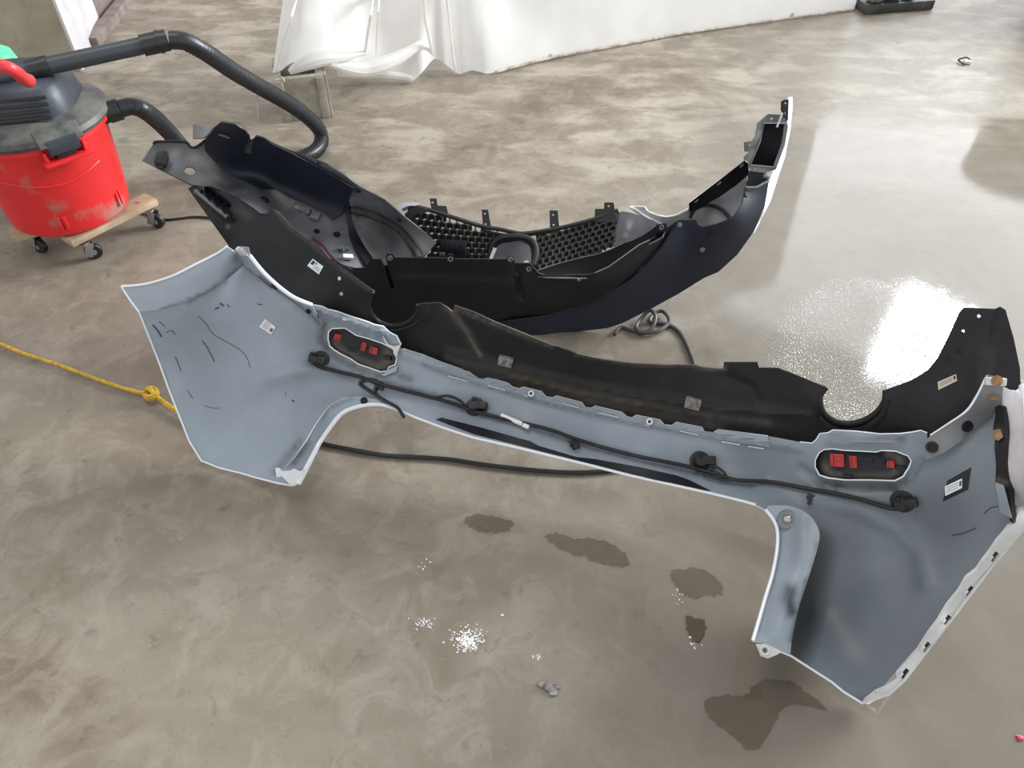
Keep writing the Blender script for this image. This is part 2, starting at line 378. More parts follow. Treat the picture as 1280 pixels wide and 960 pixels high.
hous_right = [(1159, 541), (1151, 538), (1141, 540), (1125, 542), (1100, 542.5), (1070, 539), (1041, 537.5), (1035, 541), (1025, 542), (1020, 550), (1015, 554), (1000, 552.5)]
comb = [(960, 545), (922, 540), (897.5, 537), (892, 541), (881, 540), (877, 534), (845, 528), (840, 532), (830, 531), (825, 525), (795, 519), (790, 522.5), (784, 521), (777, 515.5), (744, 507.5),
        (740, 510), (732, 509.5), (727, 503), (695, 495), (691, 497.5), (682, 496), (677, 489.5), (654, 484), (649, 486), (641, 484), (635, 479), (607.5, 471), (604, 474), (597.5, 472.5), (592, 466), (580, 462.5), (555, 454), (530, 444), (504, 436)]
hous_left = [(498, 434), (501, 430), (496, 420), (486, 415), (479, 408), (467, 405.6), (460, 402.5), (440, 396), (420, 389), (410, 387), (402, 383), (390, 381)]
up_left = [(385, 392), (365, 377), (340, 360), (325, 347), (305, 331), (295, 340), (280, 352), (257, 366), (235, 377), (202, 387)]
hole_l = [(410.6, 415), (415, 410.6), (431, 410), (436, 413), (445, 419), (460, 423), (477.5, 429), (487.5, 434), (492, 436), (492.5, 441), (496, 447.5), (494, 456), (486, 459), (484, 464), (476, 465), (465, 461), (447.5, 455), (437.5, 448), (426, 442.5), (417, 437), (412, 432.5), (410, 424)]
hole_r = [(1019, 575), (1024, 566), (1030, 562), (1040, 561), (1056, 563), (1077.5, 564), (1095, 565), (1102.5, 563), (1120, 564), (1135, 570), (1139, 576), (1136, 585), (1129, 596), (1119, 601), (1087, 600), (1056, 600), (1035, 597.5), (1024, 594), (1019, 584)]
outline = left_edge[:-1] + bottom_left[:-1] + arch_left[:-1] + center[:-1] + arch_right[:-1] + bottom_right[:-1] + right_edge[:-1] + up_right + hous_right + comb + hous_left + up_left
crease_l = [(340, 470), (370, 462), (400, 463), (440, 470), (470, 484)]
cable_line = [(388, 452), (400, 461), (440, 472), (475, 482), (540, 497), (600, 515), (650, 528), (720, 550), (800, 571), (860, 585), (920, 600), (1000, 605), (1050, 615), (1100, 632)]
bumps = [(crease_l, 9, .010), ([(300, 500), (330, 478), (370, 464)], 14, .008),
         ([(505, 443), (560, 460), (640, 486), (720, 507), (812, 530), (920, 546), (1000, 560)], 5, .008),
         ([(480, 492), (560, 514), (640, 536), (740, 562), (840, 586), (940, 606)], 7, -.006),
         ([(1000, 585), (1019, 598), (1032, 606), (1052, 611), (1119, 613), (1130, 606), (1141, 594), (1152, 575)], 5, -.010),
         ([(1040, 551), (1120, 553)], 7, .012), ([(402, 402), (402, 425), (410, 438)], 4, -.008), ([(398, 388), (440, 402), (478, 416)], 4, .012), ([(440, 411), (470, 421), (482, 424)], 3, -.008), ([(478, 412), (486, 422), (494, 430)], 3, .014), ([(425, 396), (430, 406)], 4, .008),
         ([(1020, 625), (1070, 635), (1120, 660), (1150, 690), (1158, 730)], 13, .010)]
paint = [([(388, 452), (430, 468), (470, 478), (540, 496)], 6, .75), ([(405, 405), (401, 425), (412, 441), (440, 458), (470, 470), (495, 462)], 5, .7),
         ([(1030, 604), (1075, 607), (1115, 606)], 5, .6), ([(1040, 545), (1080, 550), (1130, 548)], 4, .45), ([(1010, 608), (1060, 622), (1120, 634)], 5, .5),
         ([(600, 519), (720, 553), (860, 590), (940, 606)], 4, .55), ([(560, 462), (700, 503), (850, 535), (960, 550)], 3, .5), ([(305, 331), (340, 360), (402, 407)], 3, .5),  # last entry paints the shading line below the left side flange
         ([(235, 378), (280, 352)], 2.5, .5), ([(1241, 522), (1207, 548), (1160, 575)], 4, .5), ([(500, 470), (512, 474)], 5, .6), ([(992, 820), (1015, 740), (1024, 670)], 13, .55),  # the wide last entry paints shadow beside the right tailgate flange
         ([(540, 502), (640, 530)], 5, .35), ([(345, 590), (375, 552)], 6, .5), ([(1040, 690), (1050, 760), (1080, 830), (1120, 780), (1180, 640)], 130, .62, 1), ([(990, 815), (1006, 770), (1022, 690)], 42, 1, 1), ([(940, 575), (1060, 620), (1190, 600)], 50, .55, 1), ([(600, 512), (800, 560), (960, 590)], 26, .22, 1), ([(410, 430), (480, 470)], 40, .3, 1)]  # right wing: thinner coat mixed with shade, then the flange's shadow painted near black
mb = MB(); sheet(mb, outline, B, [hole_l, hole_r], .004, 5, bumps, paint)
for e in (left_edge + bottom_left[1:], bottom_right): mb.tube(onto(B, e, .001, 0), .0026, 6, 1)
mb.tube(onto(B, center, .001, 0), .0034, 6, 1)
mb.tube(onto(B, comb[::-1], .001, 0), .0016, 5, 1)
mb.tube(onto(B, hous_left, .001, 0), .0022, 5, 1); mb.tube(onto(B, hous_right, .001, 0), .0016, 5, 1)
mb.tube(onto(B, hole_l, .002, 0), .0017, 6, 1, closed=True); mb.tube(onto(B, hole_r, .002, 0), .0014, 6, 1, closed=True)
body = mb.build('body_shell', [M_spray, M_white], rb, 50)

up_ = [(u + 2, v + 10) for u, v in ((960, 549), (920, 543), (880, 537), (840, 531), (795, 523), (745, 512), (700, 501), (650, 488), (600, 474), (555, 459), (525, 447))]
mb = MB(); sheet(mb, [(960, 546)] + comb[1:34] + [(525, 443)] + up_[::-1], B.up(.007), [slot2 for slot2 in []], .002, 3, paint=[([(u, v - 2) for u, v in up_], 2.5, .55), ([(560, 458), (700, 496), (850, 529)], 40, .25, 1)], rim=0)
mb.build('licence_plate_flange', [M_spray, M_white], rb)
# wheel arch flanges
FL = Field([(152, 358, .425), (182, 355, .44), (215, 345, .455), (245, 330, .47), (284, 309, .495), (174, 390, .385), (202, 387, .392), (235, 377, .405), (280, 352, .42), (305, 331, .435), (296, 316, .49)])
lip = [(152, 358), (182, 355), (215, 345), (245, 330), (270, 317.5), (284, 308)]
mb = MB(); sheet(mb, lip + [(292, 314), (305, 331), (295, 340), (280, 352), (257, 366), (235, 377), (202, 387), (174, 390), (162, 374)], FL, (), .004, 5, paint=[([(202, 388), (257, 367), (305, 332)], 2.5, .8), ([(295, 322)], 6, .7)])
mb.tube(onto(FL, lip, .001), .003, 6, 1); mb.tube(onto(FL, [(152, 358), (162, 374), (174, 390)], .001), .0025, 6, 1)
mb.build('wheel_arch_flange', [M_spray, M_white], rb)
FR = Field([(1254, 488, .49), (1269, 490, .50), (1276, 487, .50), (1300, 520, .52), (1300, 630, .47), (1284, 640, .39), (1262, 600, .44), (1256, 540, .455)])
mb = MB(); sheet(mb, [(1252, 482), (1262, 487), (1270, 488), (1277, 482), (1296, 500), (1300, 632), (1272, 640), (1263, 610), (1258, 560), (1254, 520)], FR, (), .004, 6)
mb.tube(onto(FR, [(1277, 482), (1282, 500), (1285, 560), (1286, 625)], .012), .006, 6, 1)
mb.build('wheel_arch_flange', [M_pwhite, M_white], rb)
# side flanges that carry the valance
SL = Field([(297, 311, .505), (312, 321, .49), (330, 342, .47), (352, 362, .44), (370, 374, .425), (390, 381, .405), (305, 331, .44), (325, 347, .425), (340, 360, .41), (365, 377, .395), (385, 393, .375)])
rim_l = [(312, 319), (330, 341), (352, 361), (370, 373), (390, 381)]
mb = MB(); sheet(mb, [(293, 314), (300, 309), (310, 310)] + rim_l + [(402, 406), (385, 392), (365, 377), (340, 360), (325, 347), (305, 331)], SL, (), .003, 4, rim=0, paint=[([(325, 347), (365, 377), (400, 405)], 3, .9)])  # shading line along the lower edge is painted dark
mb.tube(onto(SL, rim_l, .002), .005, 8, 1); mb.build('side_flange', [M_spray, M_white], rb)
mb = MB(); mb.box(SL.frame(303, 314, 1, .1, .006), (.032, .022, .012), 0, .003); ob = mb.build('corner_tab', [M_strip], rb)
mb = MB(); mb.cyl(SL.frame(302, 313, lift=.012), .007, .002, 12); mb.build('rust_stain', M_rust, rb)
SR = Field([(1231, 474, .52), (1254, 476, .52), (1209, 513, .465), (1189, 527, .44), (1163, 544, .40), (1254, 500, .49), (1241, 519, .445), (1207, 546, .415), (1180, 565, .385), (1154, 573, .36)])
mb = MB(); sheet(mb, cr([(1163, 544), (1189, 527), (1209, 513), (1221, 495), (1231, 474)], 4) + [(1235, 469), (1254, 472), (1254, 486), (1252, 505), (1241, 521), (1207, 547), (1180, 566), (1158, 575), (1150, 560)], SR, (), .004, 5, paint=[([(1240, 497)], 7, .5), ([(1241, 521), (1207, 546)], 4, .5)])
mb.tube(onto(SR, [(1163, 544), (1189, 527), (1209, 513), (1221, 495), (1231, 474)], .001), .002, 6, 1); mb.build('side_flange', [M_primer, M_white], rb)
mb = MB(); mb.box(SR.frame(1244, 477, 1, .05, .004), (.040, .016, .012), 0, .003); mb.build('corner_tab', M_strip, rb)
mb = MB(); mb.cyl(SR.frame(1246, 476, lift=.0105), .011, .002, 12); mb.build('rust_stain', M_rust, rb)
mb = MB(); mb.box(SR.frame(1242, 497, lift=.0015), (.018, .010, .001)); mb.build('rust_stain', M_rust, rb)
for fld, u, v, r in ((SR, 1209, 533, .011), (SR, 1165, 559, .011), (SL, 343, 358, .008), (SL, 386, 389, .006)):
    mb = MB(); m = fld.frame(u, v, lift=.001); mb.lathe(m, [(r * .45, .0015), (r * .55, .004), (r, .004), (r * 1.1, 0)], 16); mb.cyl(m, r * .5, .002, 12); mb.build('push_pin', M_dark, rb)
# tailgate flanges (return lips)
TL = Field([(366, 607, .055), (382, 587, .085), (400, 552, .125), (427, 517, .16), (445, 509, .17), (465, 505, .175), (482, 507, .175), (350, 590, .09), (384, 550, .16), (397, 527, .175), (412, 507, .185), (427, 497, .19), (450, 496, .19), (470, 499, .185)])
inner_l = [(352, 590), (356, 585), (370, 570), (384, 550), (397, 527), (412, 507), (427, 497), (450, 495.5), (470, 499)]
mb = MB(); sheet(mb, cr(arch_left[1:], 3)[:-2] + inner_l[::-1] + [(366, 606)], TL, (), .003, 4, paint=[([(366, 578), (384, 553)], 5, .7), ([(384, 550), (412, 510), (440, 498)], 2, .6)])
mb.tube(onto(TL, arch_left[1:], .002, 4), lambda t: .0075 - .003 * t, 8, 1); mb.build('tailgate_flange', [M_spray, M_white], rb)
mb = MB(); lw = Field([(344, 585, .10), (372, 586, .10), (368, 607, .055), (350, 600, .07)])
sheet(mb, [(344, 586), (349, 586), (351, 589), (362, 589), (366, 587), (373, 590), (380, 588), (369, 607), (362, 605), (352, 595), (346, 597)], lw, (), .006, 3); mb.build('end_tab', [M_white, M_white], rb)
TR = Field([(945, 631, .18), (960, 640, .18), (972, 665, .17), (971, 690, .16), (965, 720, .15), (949, 774, .13), (941, 801, .12), (1005, 640, .215), (1024, 665, .215), (1022, 680, .21), (1014, 704, .195), (1002, 743, .17), (992, 790, .14), (988, 815, .12)])
inner_r = [(960, 632), (985, 632), (1005, 639), (1017, 650), (1024, 665), (1022, 681), (1015, 706), (1005, 738), (997, 765), (990, 800), (988, 817)]
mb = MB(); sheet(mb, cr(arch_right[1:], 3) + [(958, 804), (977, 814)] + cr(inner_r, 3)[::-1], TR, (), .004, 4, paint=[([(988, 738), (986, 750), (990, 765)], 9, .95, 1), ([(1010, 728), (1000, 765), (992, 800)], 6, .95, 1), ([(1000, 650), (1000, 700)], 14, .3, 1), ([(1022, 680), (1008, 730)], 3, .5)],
                  bumps=[([(975, 660), (972, 700), (962, 745), (952, 790)], 6, -.006), ([(1000, 650), (1000, 690), (985, 740), (972, 795)], 11, .008)])
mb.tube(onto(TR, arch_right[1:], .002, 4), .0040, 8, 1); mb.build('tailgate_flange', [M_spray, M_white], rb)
mb = MB(); m = TR.frame(984, 650, lift=.001); mb.lathe(m, [(0, .008), (.008, .008), (.010, .005), (.019, .005), (.024, 0)], 20); mb.build('flange_grommet', M_midgrey, rb)
mb = MB(); m = TR.frame(984, 649, lift=.009); mb.lathe(m, [(0, .004), (.006, .004), (.009, 0)], 12); mb.build('rivet', M_steel, rb)
mb = MB(); sheet(mb, [(945, 805), (958, 805), (977, 815), (970, 819), (960, 823), (951, 820)], TR, [cr([(953, 813), (956, 809.5), (959.5, 813), (956, 816.5)], 2, True)], .004, 3)
mb.tube([TR.frame(956, 813, lift=.002) @ Vector((.0085 * math.cos(a * .5236), .0085 * math.sin(a * .5236), 0)) for a in range(12)], .003, 6, closed=True); mb.build('mounting_tab', [M_strip, M_strip], rb)
mb = MB(); m = TL.frame(455, 501, lift=.001); mb.lathe(m, [(.004, .002), (.005, .004), (.008, .003), (.0095, 0)], 14); mb.cyl(m, .004, .002, 10); mb.build('push_pin', M_dark, rb)
# clip strip along the right quarter edge
CSd = Field([(1078, 879, .022), (1111, 868, .05), (1192, 771, .18), (1239, 709, .27), (1282, 655, .37), (1096, 865, .035), (1120, 840, .085), (1174, 777, .19), (1230, 702, .295), (1284, 630, .395)])
slots = [(1131, 842), (1158, 809), (1184, 775), (1212, 739), (1243, 696)]
dirv = np.array([.62, -.785])
def slot(c, l=6.5, h=3.2):
    px = np.array([.785, .62]); c = np.array(c, float)
    return [tuple(c + dirv * l * sx + px * h * sy) for sx, sy in ((-1, -1), (1, -1), (1, 1), (-1, 1))]
outer = [(1078, 879), (1111, 868), (1130, 851), (1192, 771), (1239, 709), (1285, 655)]
innr = [(1285, 628), (1275, 634), (1268, 654), (1262, 657), (1254, 668), (1247, 676), (1238, 690), (1230, 700), (1222, 712), (1209, 722), (1200, 738), (1186, 755), (1174, 775), (1160, 793), (1148, 811), (1133, 827), (1120, 840), (1121, 848), (1108, 856), (1094, 862), (1082, 872)]
mb = MB(); sheet(mb, outer + innr, CSd, [slot(c) for c in slots], .006, 4)
mb.tube(onto(CSd, outer, .002, 0), .0028, 6); cs_ = mb.build('clip_strip', [M_strip, M_strip], rb)
for c in slots:
    mb = MB(); sheet(mb, slot(c, 7.5, 3.4), CSd.up(-.0062), (), .001, 4); mb.build('slot_shade_plate', [M_rubber, M_rubber], cs_)  # black plate added behind each slot, standing in for the shade inside
    mb = MB(); m = CSd.frame(c[0] - 5, c[1] + 1, .62, -.785, .002); mb.box(m, (.010, .006, .006), 0, .001); mb.build('clip_tooth', M_strip, rb)
# dark foam bar on the right flange and a loose grey flap
mb = MB(); fb = Field([(1248, 505, .475), (1252, 560, .455), (1258, 620, .42), (1262, 655, .37), (1240, 560, .44), (1244, 620, .40)])
sheet(mb, [(1244, 506), (1255, 507), (1258, 560), (1261, 605), (1264, 640), (1266, 655), (1262, 650), (1254, 612), (1244, 605), (1245, 580), (1243, 560), (1244, 545), (1241, 535), (1244, 520)], fb, (), .014, 4, paint=[([(1247, 543)], 7, 1.3), ([(1248, 600), (1256, 604)], 4, 1)]); ob = mb.build('foam_bar', [M_black, M_black], rb)
mb = MB(); mb.add(*(lambda a: (a, [(0, 1, 2, 3, 4)]))([fb.at(u, v, .008) for u, v in ((1242, 538), (1250, 536), (1254, 546), (1248, 551), (1241, 548))])); mb.build('rust_stain', M_rust, rb)
mb = MB(); ff = fb.up(.012); sheet(mb, [(1244, 603), (1253, 606), (1258, 625), (1264, 648), (1250, 640), (1247, 620)], ff, (), .003, 3); mb.build('foam_flap', [M_spray, M_spray], rb)

# lower valance
VA = Field([(285, 308, .47), (340, 261, .56), (394, 331, .43), (466, 365, .425), (310, 335, .435), (390, 395, .34), (440, 398, .31), (470, 404, .292), (480, 425, .262), (545, 460, .21), (600, 484, .19), (664, 502, .168), (740, 523, .16), (812, 540, .158), (900, 556, .165), (960, 560, .185), (1060, 556, .235), (1140, 555, .33), (1210, 530, .425),
            (1250, 500, .465), (1275, 480, .49), (1250, 384, .60), (1205, 385, .585), (1185, 422, .54), (1160, 462, .48), (1106, 488, .425), (1060, 530, .32), (1026, 503, .355), (1033, 484, .385), (948, 455, .365), (960, 505, .28), (835, 456, .335), (840, 495, .255), (722, 442, .35), (730, 475, .265), (620, 404, .39), (640, 450, .28),
            (567, 384, .405), (540, 420, .31), (548, 379, .405), (524, 383, .405), (492, 406, .303), (461, 384, .36)])
top_l = [(285, 307.5), (340, 261), (349, 266), (361, 281), (388, 302), (402, 312), (412, 325), (431, 337), (450, 352), (466, 364)]
cut_l = [(466, 364), (461.5, 372), (460.5, 381), (462, 388), (466, 395), (472, 401), (480, 405), (490, 407.5), (502, 406), (512, 401), (519, 395), (523, 387), (522.5, 381)]
mid = [(522.5, 381), (530, 379.5), (550, 378.5), (560, 385), (566, 390), (568, 382), (592, 390), (620, 403), (655, 417), (690, 431), (722, 442), (752, 449), (790, 454), (835, 456), (870, 456), (880, 459), (904, 461), (905, 453), (947, 453), (949, 460), (972, 460), (992, 467.5), (1033, 484)]
cut_r = [(1033, 484), (1026, 494), (1025.5, 503), (1028, 512), (1034, 519), (1045, 526), (1060, 529), (1077, 526), (1092, 518), (1101, 509), (1106, 499), (1107, 487.5)]
top_r = [(1107, 487.5), (1140, 475), (1160, 462.5), (1172, 447.5), (1185, 422.5), (1200, 390), (1205, 384.5), (1245, 386), (1250, 383), (1257, 387.5), (1267, 422), (1275, 460), (1276, 484)]
low = [(1262, 493), (1240, 505), (1210, 528), (1165, 556), (1100, 555), (1040, 552), (1000, 563), (900, 556), (812, 541), (700, 512), (600, 484), (520, 452), (490, 430), (430, 402), (388, 393), (345, 366), (312, 336)]
hl = [cr([(1221, 395), (1224, 392.5), (1227, 395), (1224, 397.5)], 2, True), cr([(1202, 413.5), (1204.5, 411.5), (1207, 413.5), (1204.5, 415.5)], 2, True)]
mb = MB(); sheet(mb, top_l[:-1] + cut_l[:-1] + mid[:-1] + cut_r[:-1] + top_r + low, VA, hl, .004, 5,
                 bumps=[([(560, 440), (640, 462), (720, 480), (800, 497), (900, 512), (1010, 520)], 5, .012), ([(566, 390), (580, 410), (598, 440)], 5, -.012), ([(530, 395), (536, 420), (540, 445)], 9, .012),
                        ([(905, 470), (940, 485), (945, 500)], 6, -.008), ([(1250, 384), (1240, 420), (1232, 470)], 6, -.008), ([(1108, 500), (1112, 520), (1105, 545)], 6, .008)],
                 paint=[([(349, 266), (361, 281), (388, 302), (431, 337), (466, 364)], 3, .9), ([(555, 382), (566, 390), (585, 415), (600, 443)], 3, 1.0), ([(568, 384), (620, 405), (690, 432)], 3, .9), ([(720, 442), (790, 454), (870, 457)], 2.5, .7), ([(870, 456), (904, 460)], 4, 1.2),
                        ([(560, 447), (700, 482), (840, 512), (960, 528)], 5, .5), ([(620, 478), (760, 508), (900, 535)], 6, .55), ([(640, 470), (720, 490), (800, 505)], 2.5, .8), ([(1236, 440), (1232, 480)], 8, .25)])
for pts in (cut_l, cut_r): mb.tube(onto(VA, pts, -.003, 3), .006, 8, 0)
mb.tube(onto(VA, top_l[2:], .0, 0), .0022, 5, 0)
mb.tube(onto(VA, [(528, 398), (512, 408), (495, 413), (478, 411), (466, 404)], .004), .005, 8, 0); mb.tube(onto(VA, [(1024, 520), (1036, 531), (1058, 537), (1082, 533), (1102, 518), (1110, 500)], .004), .006, 8, 0)
mb.build('lower_valance', [M_black, M_dark], rb, 50)
for u, v in ((632, 451), (866, 504)):
    mb = MB(); m = VA.frame(u, v, 1, .25, .004); mb.box(m, (.038, .028, .018), 0, .005); mb.box(m @ Matrix.Translation((.008, 0, .011)), (.010, .014, .008), 0, .002); mb.box(m @ Matrix.Translation((-.010, .002, .011)), (.008, .018, .007), 0, .002); mb.build('valance_clip', M_crumb, rb)
for u, v in ((1200, 439), (425, 348), (427, 367), (1188, 450)):
    mb = MB(); mb.cyl(VA.frame(u, v, lift=.001), .005 if u < 1000 else .0045, .003, 12); mb.build('rivet', M_foil if u < 1000 else M_dark, rb)
# reflector housings with the red lens bosses showing from behind
def housing(hole, field, bosses, deep, clips):
    c = np.mean(np.array(hole), 0); mb = MB(); fl_ = field.up(-deep)
    big = [tuple(c + (np.array(p) - c) * 1.10) for p in hole]
    sheet(mb, big, fl_, (), .003, 4, paint=[([tuple(c + (np.array(p) - c) * .78) for p in hole[8:]], 5, .55)], bumps=[([tuple(c + (np.array(p) - c) * .35) for p in hole], 10, .006)])
    h = mb.build('reflector_housing', [M_dark, M_dark], rb)
    for u, v, sx, sy, du, dv in bosses:
        mb = MB(); m = fl_.frame(u, v, du, dv, .006); mb.box(m, (sx, sy, .014), 0, .003); mb.box(m @ Matrix.Translation((-sx * .3, 0, .008)), (sx * .16, sy * .8, .006), 0, .001); mb.box(m @ Matrix.Translation((sx * .15, sy * .1, .008)), (sx * .4, sy * .3, .005), 0, .001)
        mb.build('lens_boss', M_red, h)
    for u, v in clips:
        mb = MB(); mb.box(fl_.frame(u, v, 1, .2, .004), (.02, .010, .01), 0, .002); mb.build('housing_clip', M_dark, h)
housing(hole_l, B, [(421.5, 421, .018, .018, 1, .3), (454.5, 433, .013, .024, 1, .25), (468, 438, .022, .020, 1, .3)], .012, [(485, 447), (440, 437)])
housing(hole_r, B, [(1047, 575, .030, .030, 1, .05), (1067, 577, .016, .028, 1, .02), (1113.5, 580, .016, .016, 1, .05)], .014, [(1086, 574), (1060, 596), (1126, 585)])
# torn grey lip pieces by the left reflector
mb = MB(); sheet(mb, [(478, 420), (484, 430), (492, 433), (501, 431), (497, 440), (495, 447), (491, 437), (483, 432)], B.up(.014), (), .003, 3); mb.build('torn_lip', [M_strip, M_white], rb)
mb = MB(); sheet(mb, [(486, 462), (493, 459), (496, 457), (495, 464), (480, 470), (474, 467), (478, 468)], B.up(.008), (), .003, 3); mb.build('torn_lip', [M_spray, M_white], rb)
# parking sensors and wiring
def sensor(u, v, du, dv, s=1.0):
    m = B.frame(u, v, du, dv, .002); mb = MB(); mb.lathe(m, [(0, .024 * s), (.014 * s, .024 * s), (.017 * s, .02 * s), (.018 * s, .004), (.026 * s, .003), (.028 * s, 0)], 20)
    q = mb.build('parking_sensor', M_rubber, rb)
    mb = MB(); mb.box(m @ Matrix.Translation((-.022 * s, 0, .014)), (.030 * s, .022 * s, .016), 0, .003); mb.build('sensor_plug', M_rubber, q)
    mb = MB(); mb.box(m @ Matrix.Translation((0, -.014 * s, .020)), (.010 * s, .012 * s, .012), 0, .002); mb.build('sensor_latch', M_dark, q)
sensor(594, 508.5, -1, -.12, .95); sensor(875, 577, -1, .0, .95); sensor(401, 449, 1, .3, .8); sensor(1128, 627, -1, .12, .9)
main = [(391, 441), (388, 448), (398, 458), (420, 464), (450, 471), (475, 480), (500, 487), (540, 497), (565, 504), (600, 516), (650, 528), (690, 538), (720, 549), (760, 561), (800, 571), (850, 581), (890, 591), (920, 600), (960, 602), (985, 606), (1010, 611), (1040, 616), (1075, 624), (1106, 634), (1120, 636), (1134, 635)]
mb = MB(); mb.tube(onto(B, main, .010, 5), .0048, 8)
mb.tube(onto(B, [(540, 497), (549, 496), (560, 495), (572, 499), (582, 507)], .014), .0035, 6); mb.tube(onto(B, [(888, 582), (898, 585), (906, 592), (909, 600)], .014), .0032, 6); mb.tube(onto(B, [(886, 584), (894, 590), (902, 598)], .014), .003, 6)
mb.tube(onto(B, [(920, 600), (900, 599), (878, 592)], .012), .003, 6)
mb.tube(onto(B, [(449, 480), (465, 491), (485, 503), (497, 510), (505, 522)], .012), .0042, 6); mb.tube(onto(B, [(449, 479), (462, 474), (478, 479)], .012), .004, 6)
mb.build('wiring_harness', M_rubber, rb)
for a, b_ in (((627, 519), (653, 530)), ((654, 531), (661, 534))):
    mb = MB(); mb.tube(onto(B, [a, ((a[0] + b_[0]) / 2, (a[1] + b_[1]) / 2), b_], .011), .0056, 8); ob = mb.build('harness_tape', M_label, rb); ob['label'] = 'white tape on the harness'
for u, v in ((719, 556), (1016, 622), (474, 484)):
    mb = MB(); m = B.frame(u, v, 1, .3, .004); mb.box(m, (.026, .014, .010), 0, .003); mb.box(m @ Matrix.Translation((-.004, -.010, .008)), (.008, .016, .012), 0, .002); mb.build('harness_clip', M_rubber, rb)
# black foam tape along the tailgate edge
tb = B.up(.003)
mb = MB(); sheet(mb, [(545, 524), (552, 522), (600, 534), (650, 548), (662, 551), (673, 557), (720, 571), (745, 574), (800, 584), (845, 594), (862, 600), (888, 613), (870, 611), (840, 604), (790, 592), (727, 576), (677, 563.5), (640, 554), (592, 542)], tb, (), .002, 4); mb.build('foam_tape', [M_dark, M_dark], rb)
# labels
def label_on(field, quad, marks, m1=M_label, under=None):
    if under: mb = MB(); sheet(mb, under, field.up(.001), (), .0006, 4); un = mb.build('label_backing', [M_dark, M_dark], rb)
    mb = MB(); sheet(mb, quad, field.up(.0022), (), .0006, 4); q = mb.build('barcode_label', [m1, m1], rb)
    a, b_, c, d = [np.array(p, float) for p in quad]
    mb = MB()
    for s0, s1, t0, t1 in marks:
        pt = lambda s, t: tuple((a * (1 - s) + b_ * s) * (1 - t) + (d * (1 - s) + c * s) * t)
        sheet(mb, [pt(s0, t0), pt(s1, t0), pt(s1, t1), pt(s0, t1)], field.up(.003), (), .0004, 9)
    mb.build('print', [M_ink, M_ink], q)
bars = [(.72 + .05 * k, .745 + .05 * k, .35, .8) for k in range(5)] + [(.1, .6, .12 + .17 * k, .15 + .17 * k) for k in range(5)]
label_on(B, [(331.5, 398.5), (344.5, 409), (339, 418), (324, 408.5)], bars)
label_on(VA, [(391, 323.5), (404, 333), (398.5, 343), (384, 332)], [(.08, .3, .12, .6), (.36, .5, .15, .3)] + [(.4, .92, .45 + .17 * k, .48 + .17 * k) for k in range(3)])
label_on(B, [(1181, 608), (1202.5, 598), (1202.5, 610), (1181.5, 620)], [(.84, .95, .2, .7)] + [(.1, .75, .2 + .25 * k, .24 + .25 * k) for k in range(3)], under=[(1184, 601), (1214, 584), (1210, 612), (1178.5, 627)])
label_on(VA, [(1172, 477.5), (1195, 467.5), (1196.5, 476), (1173, 487.5)], [(.84, .95, .2, .6)] + [(.1, .75, .3 + .25 * k, .34 + .25 * k) for k in range(2)], M_tan)
# scuffs on the left wing
mb = MB()
for pts, r in (([(248, 395), (258, 405), (265, 416), (275, 423), (290, 431), (302, 439), (309, 448), (313, 460)], .0009), ([(319, 477), (319, 488), (312, 500), (303, 505), (295, 507)], .0008), ([(256, 507), (265, 510), (275, 510)], .0007),
               ([(191, 406), (197, 413), (202, 421)], .0020), ([(199, 402), (206, 408)], .0011), ([(208, 416), (214, 413), (219, 418)], .0011), ([(253, 426), (260, 436), (268, 452)], .0013), ([(219, 446), (223, 455), (226, 464)], .0011), ([(234, 488), (241, 498)], .0009),
               ([(269, 386), (274, 384)], .0022), ([(275, 379), (280, 382)], .0022), ([(284, 380), (287, 384)], .0012), ([(322, 380), (328, 381)], .0014), ([(356, 450), (363, 454)], .0015), ([(357, 488), (357, 495)], .0010), ([(368, 469), (373, 471)], .0025), ([(365, 500), (368, 502)], .002)):
    mb.tube(onto(B, pts, .0004, 4), r, 5)
for pts, r in (([(1190, 669), (1205, 666), (1220, 660)], .0012), ([(1230, 642), (1238, 635), (1248, 633)], .001), ([(560, 462), (600, 474), (640, 486)], .0007)):
    mb.tube(onto(B, pts, .0005, 4), r, 5)
ob = mb.build('scuff_marks', M_scuff, rb, kind='stuff'); ob['label'] = 'dark scuffs and scratches'
mb = MB()
for u0, v0, u1, v1 in ((610, 478, 632, 484), (702, 500, 724, 506), (748, 512, 774, 518), (850, 535, 874, 540), (902, 548, 925, 552), (935, 554, 955, 557), (655, 490, 660, 492), (806, 527, 812, 529), (560, 466, 585, 473)):
    mb.tube(onto(B, [(u0, v0 + 4), (u1, v1 + 4)], .0095, 2), .0014, 5)
mb.build('slot_ribs', M_strip, rb, kind='stuff')
for u, v in ((664, 492), (812, 527)):
    mb = MB(); m = B.frame(u, v, 1, .25, .012); mb.lathe(m, [(.003, .001), (.004, .003), (.008, .003), (.009, 0)], 12); mb.build('slot_grommet', M_strip, rb)
    mb = MB(); mb.cyl(B.frame(u, v, lift=.0125), .0042, .002, 10); mb.build('slot_pin', M_dark, rb)

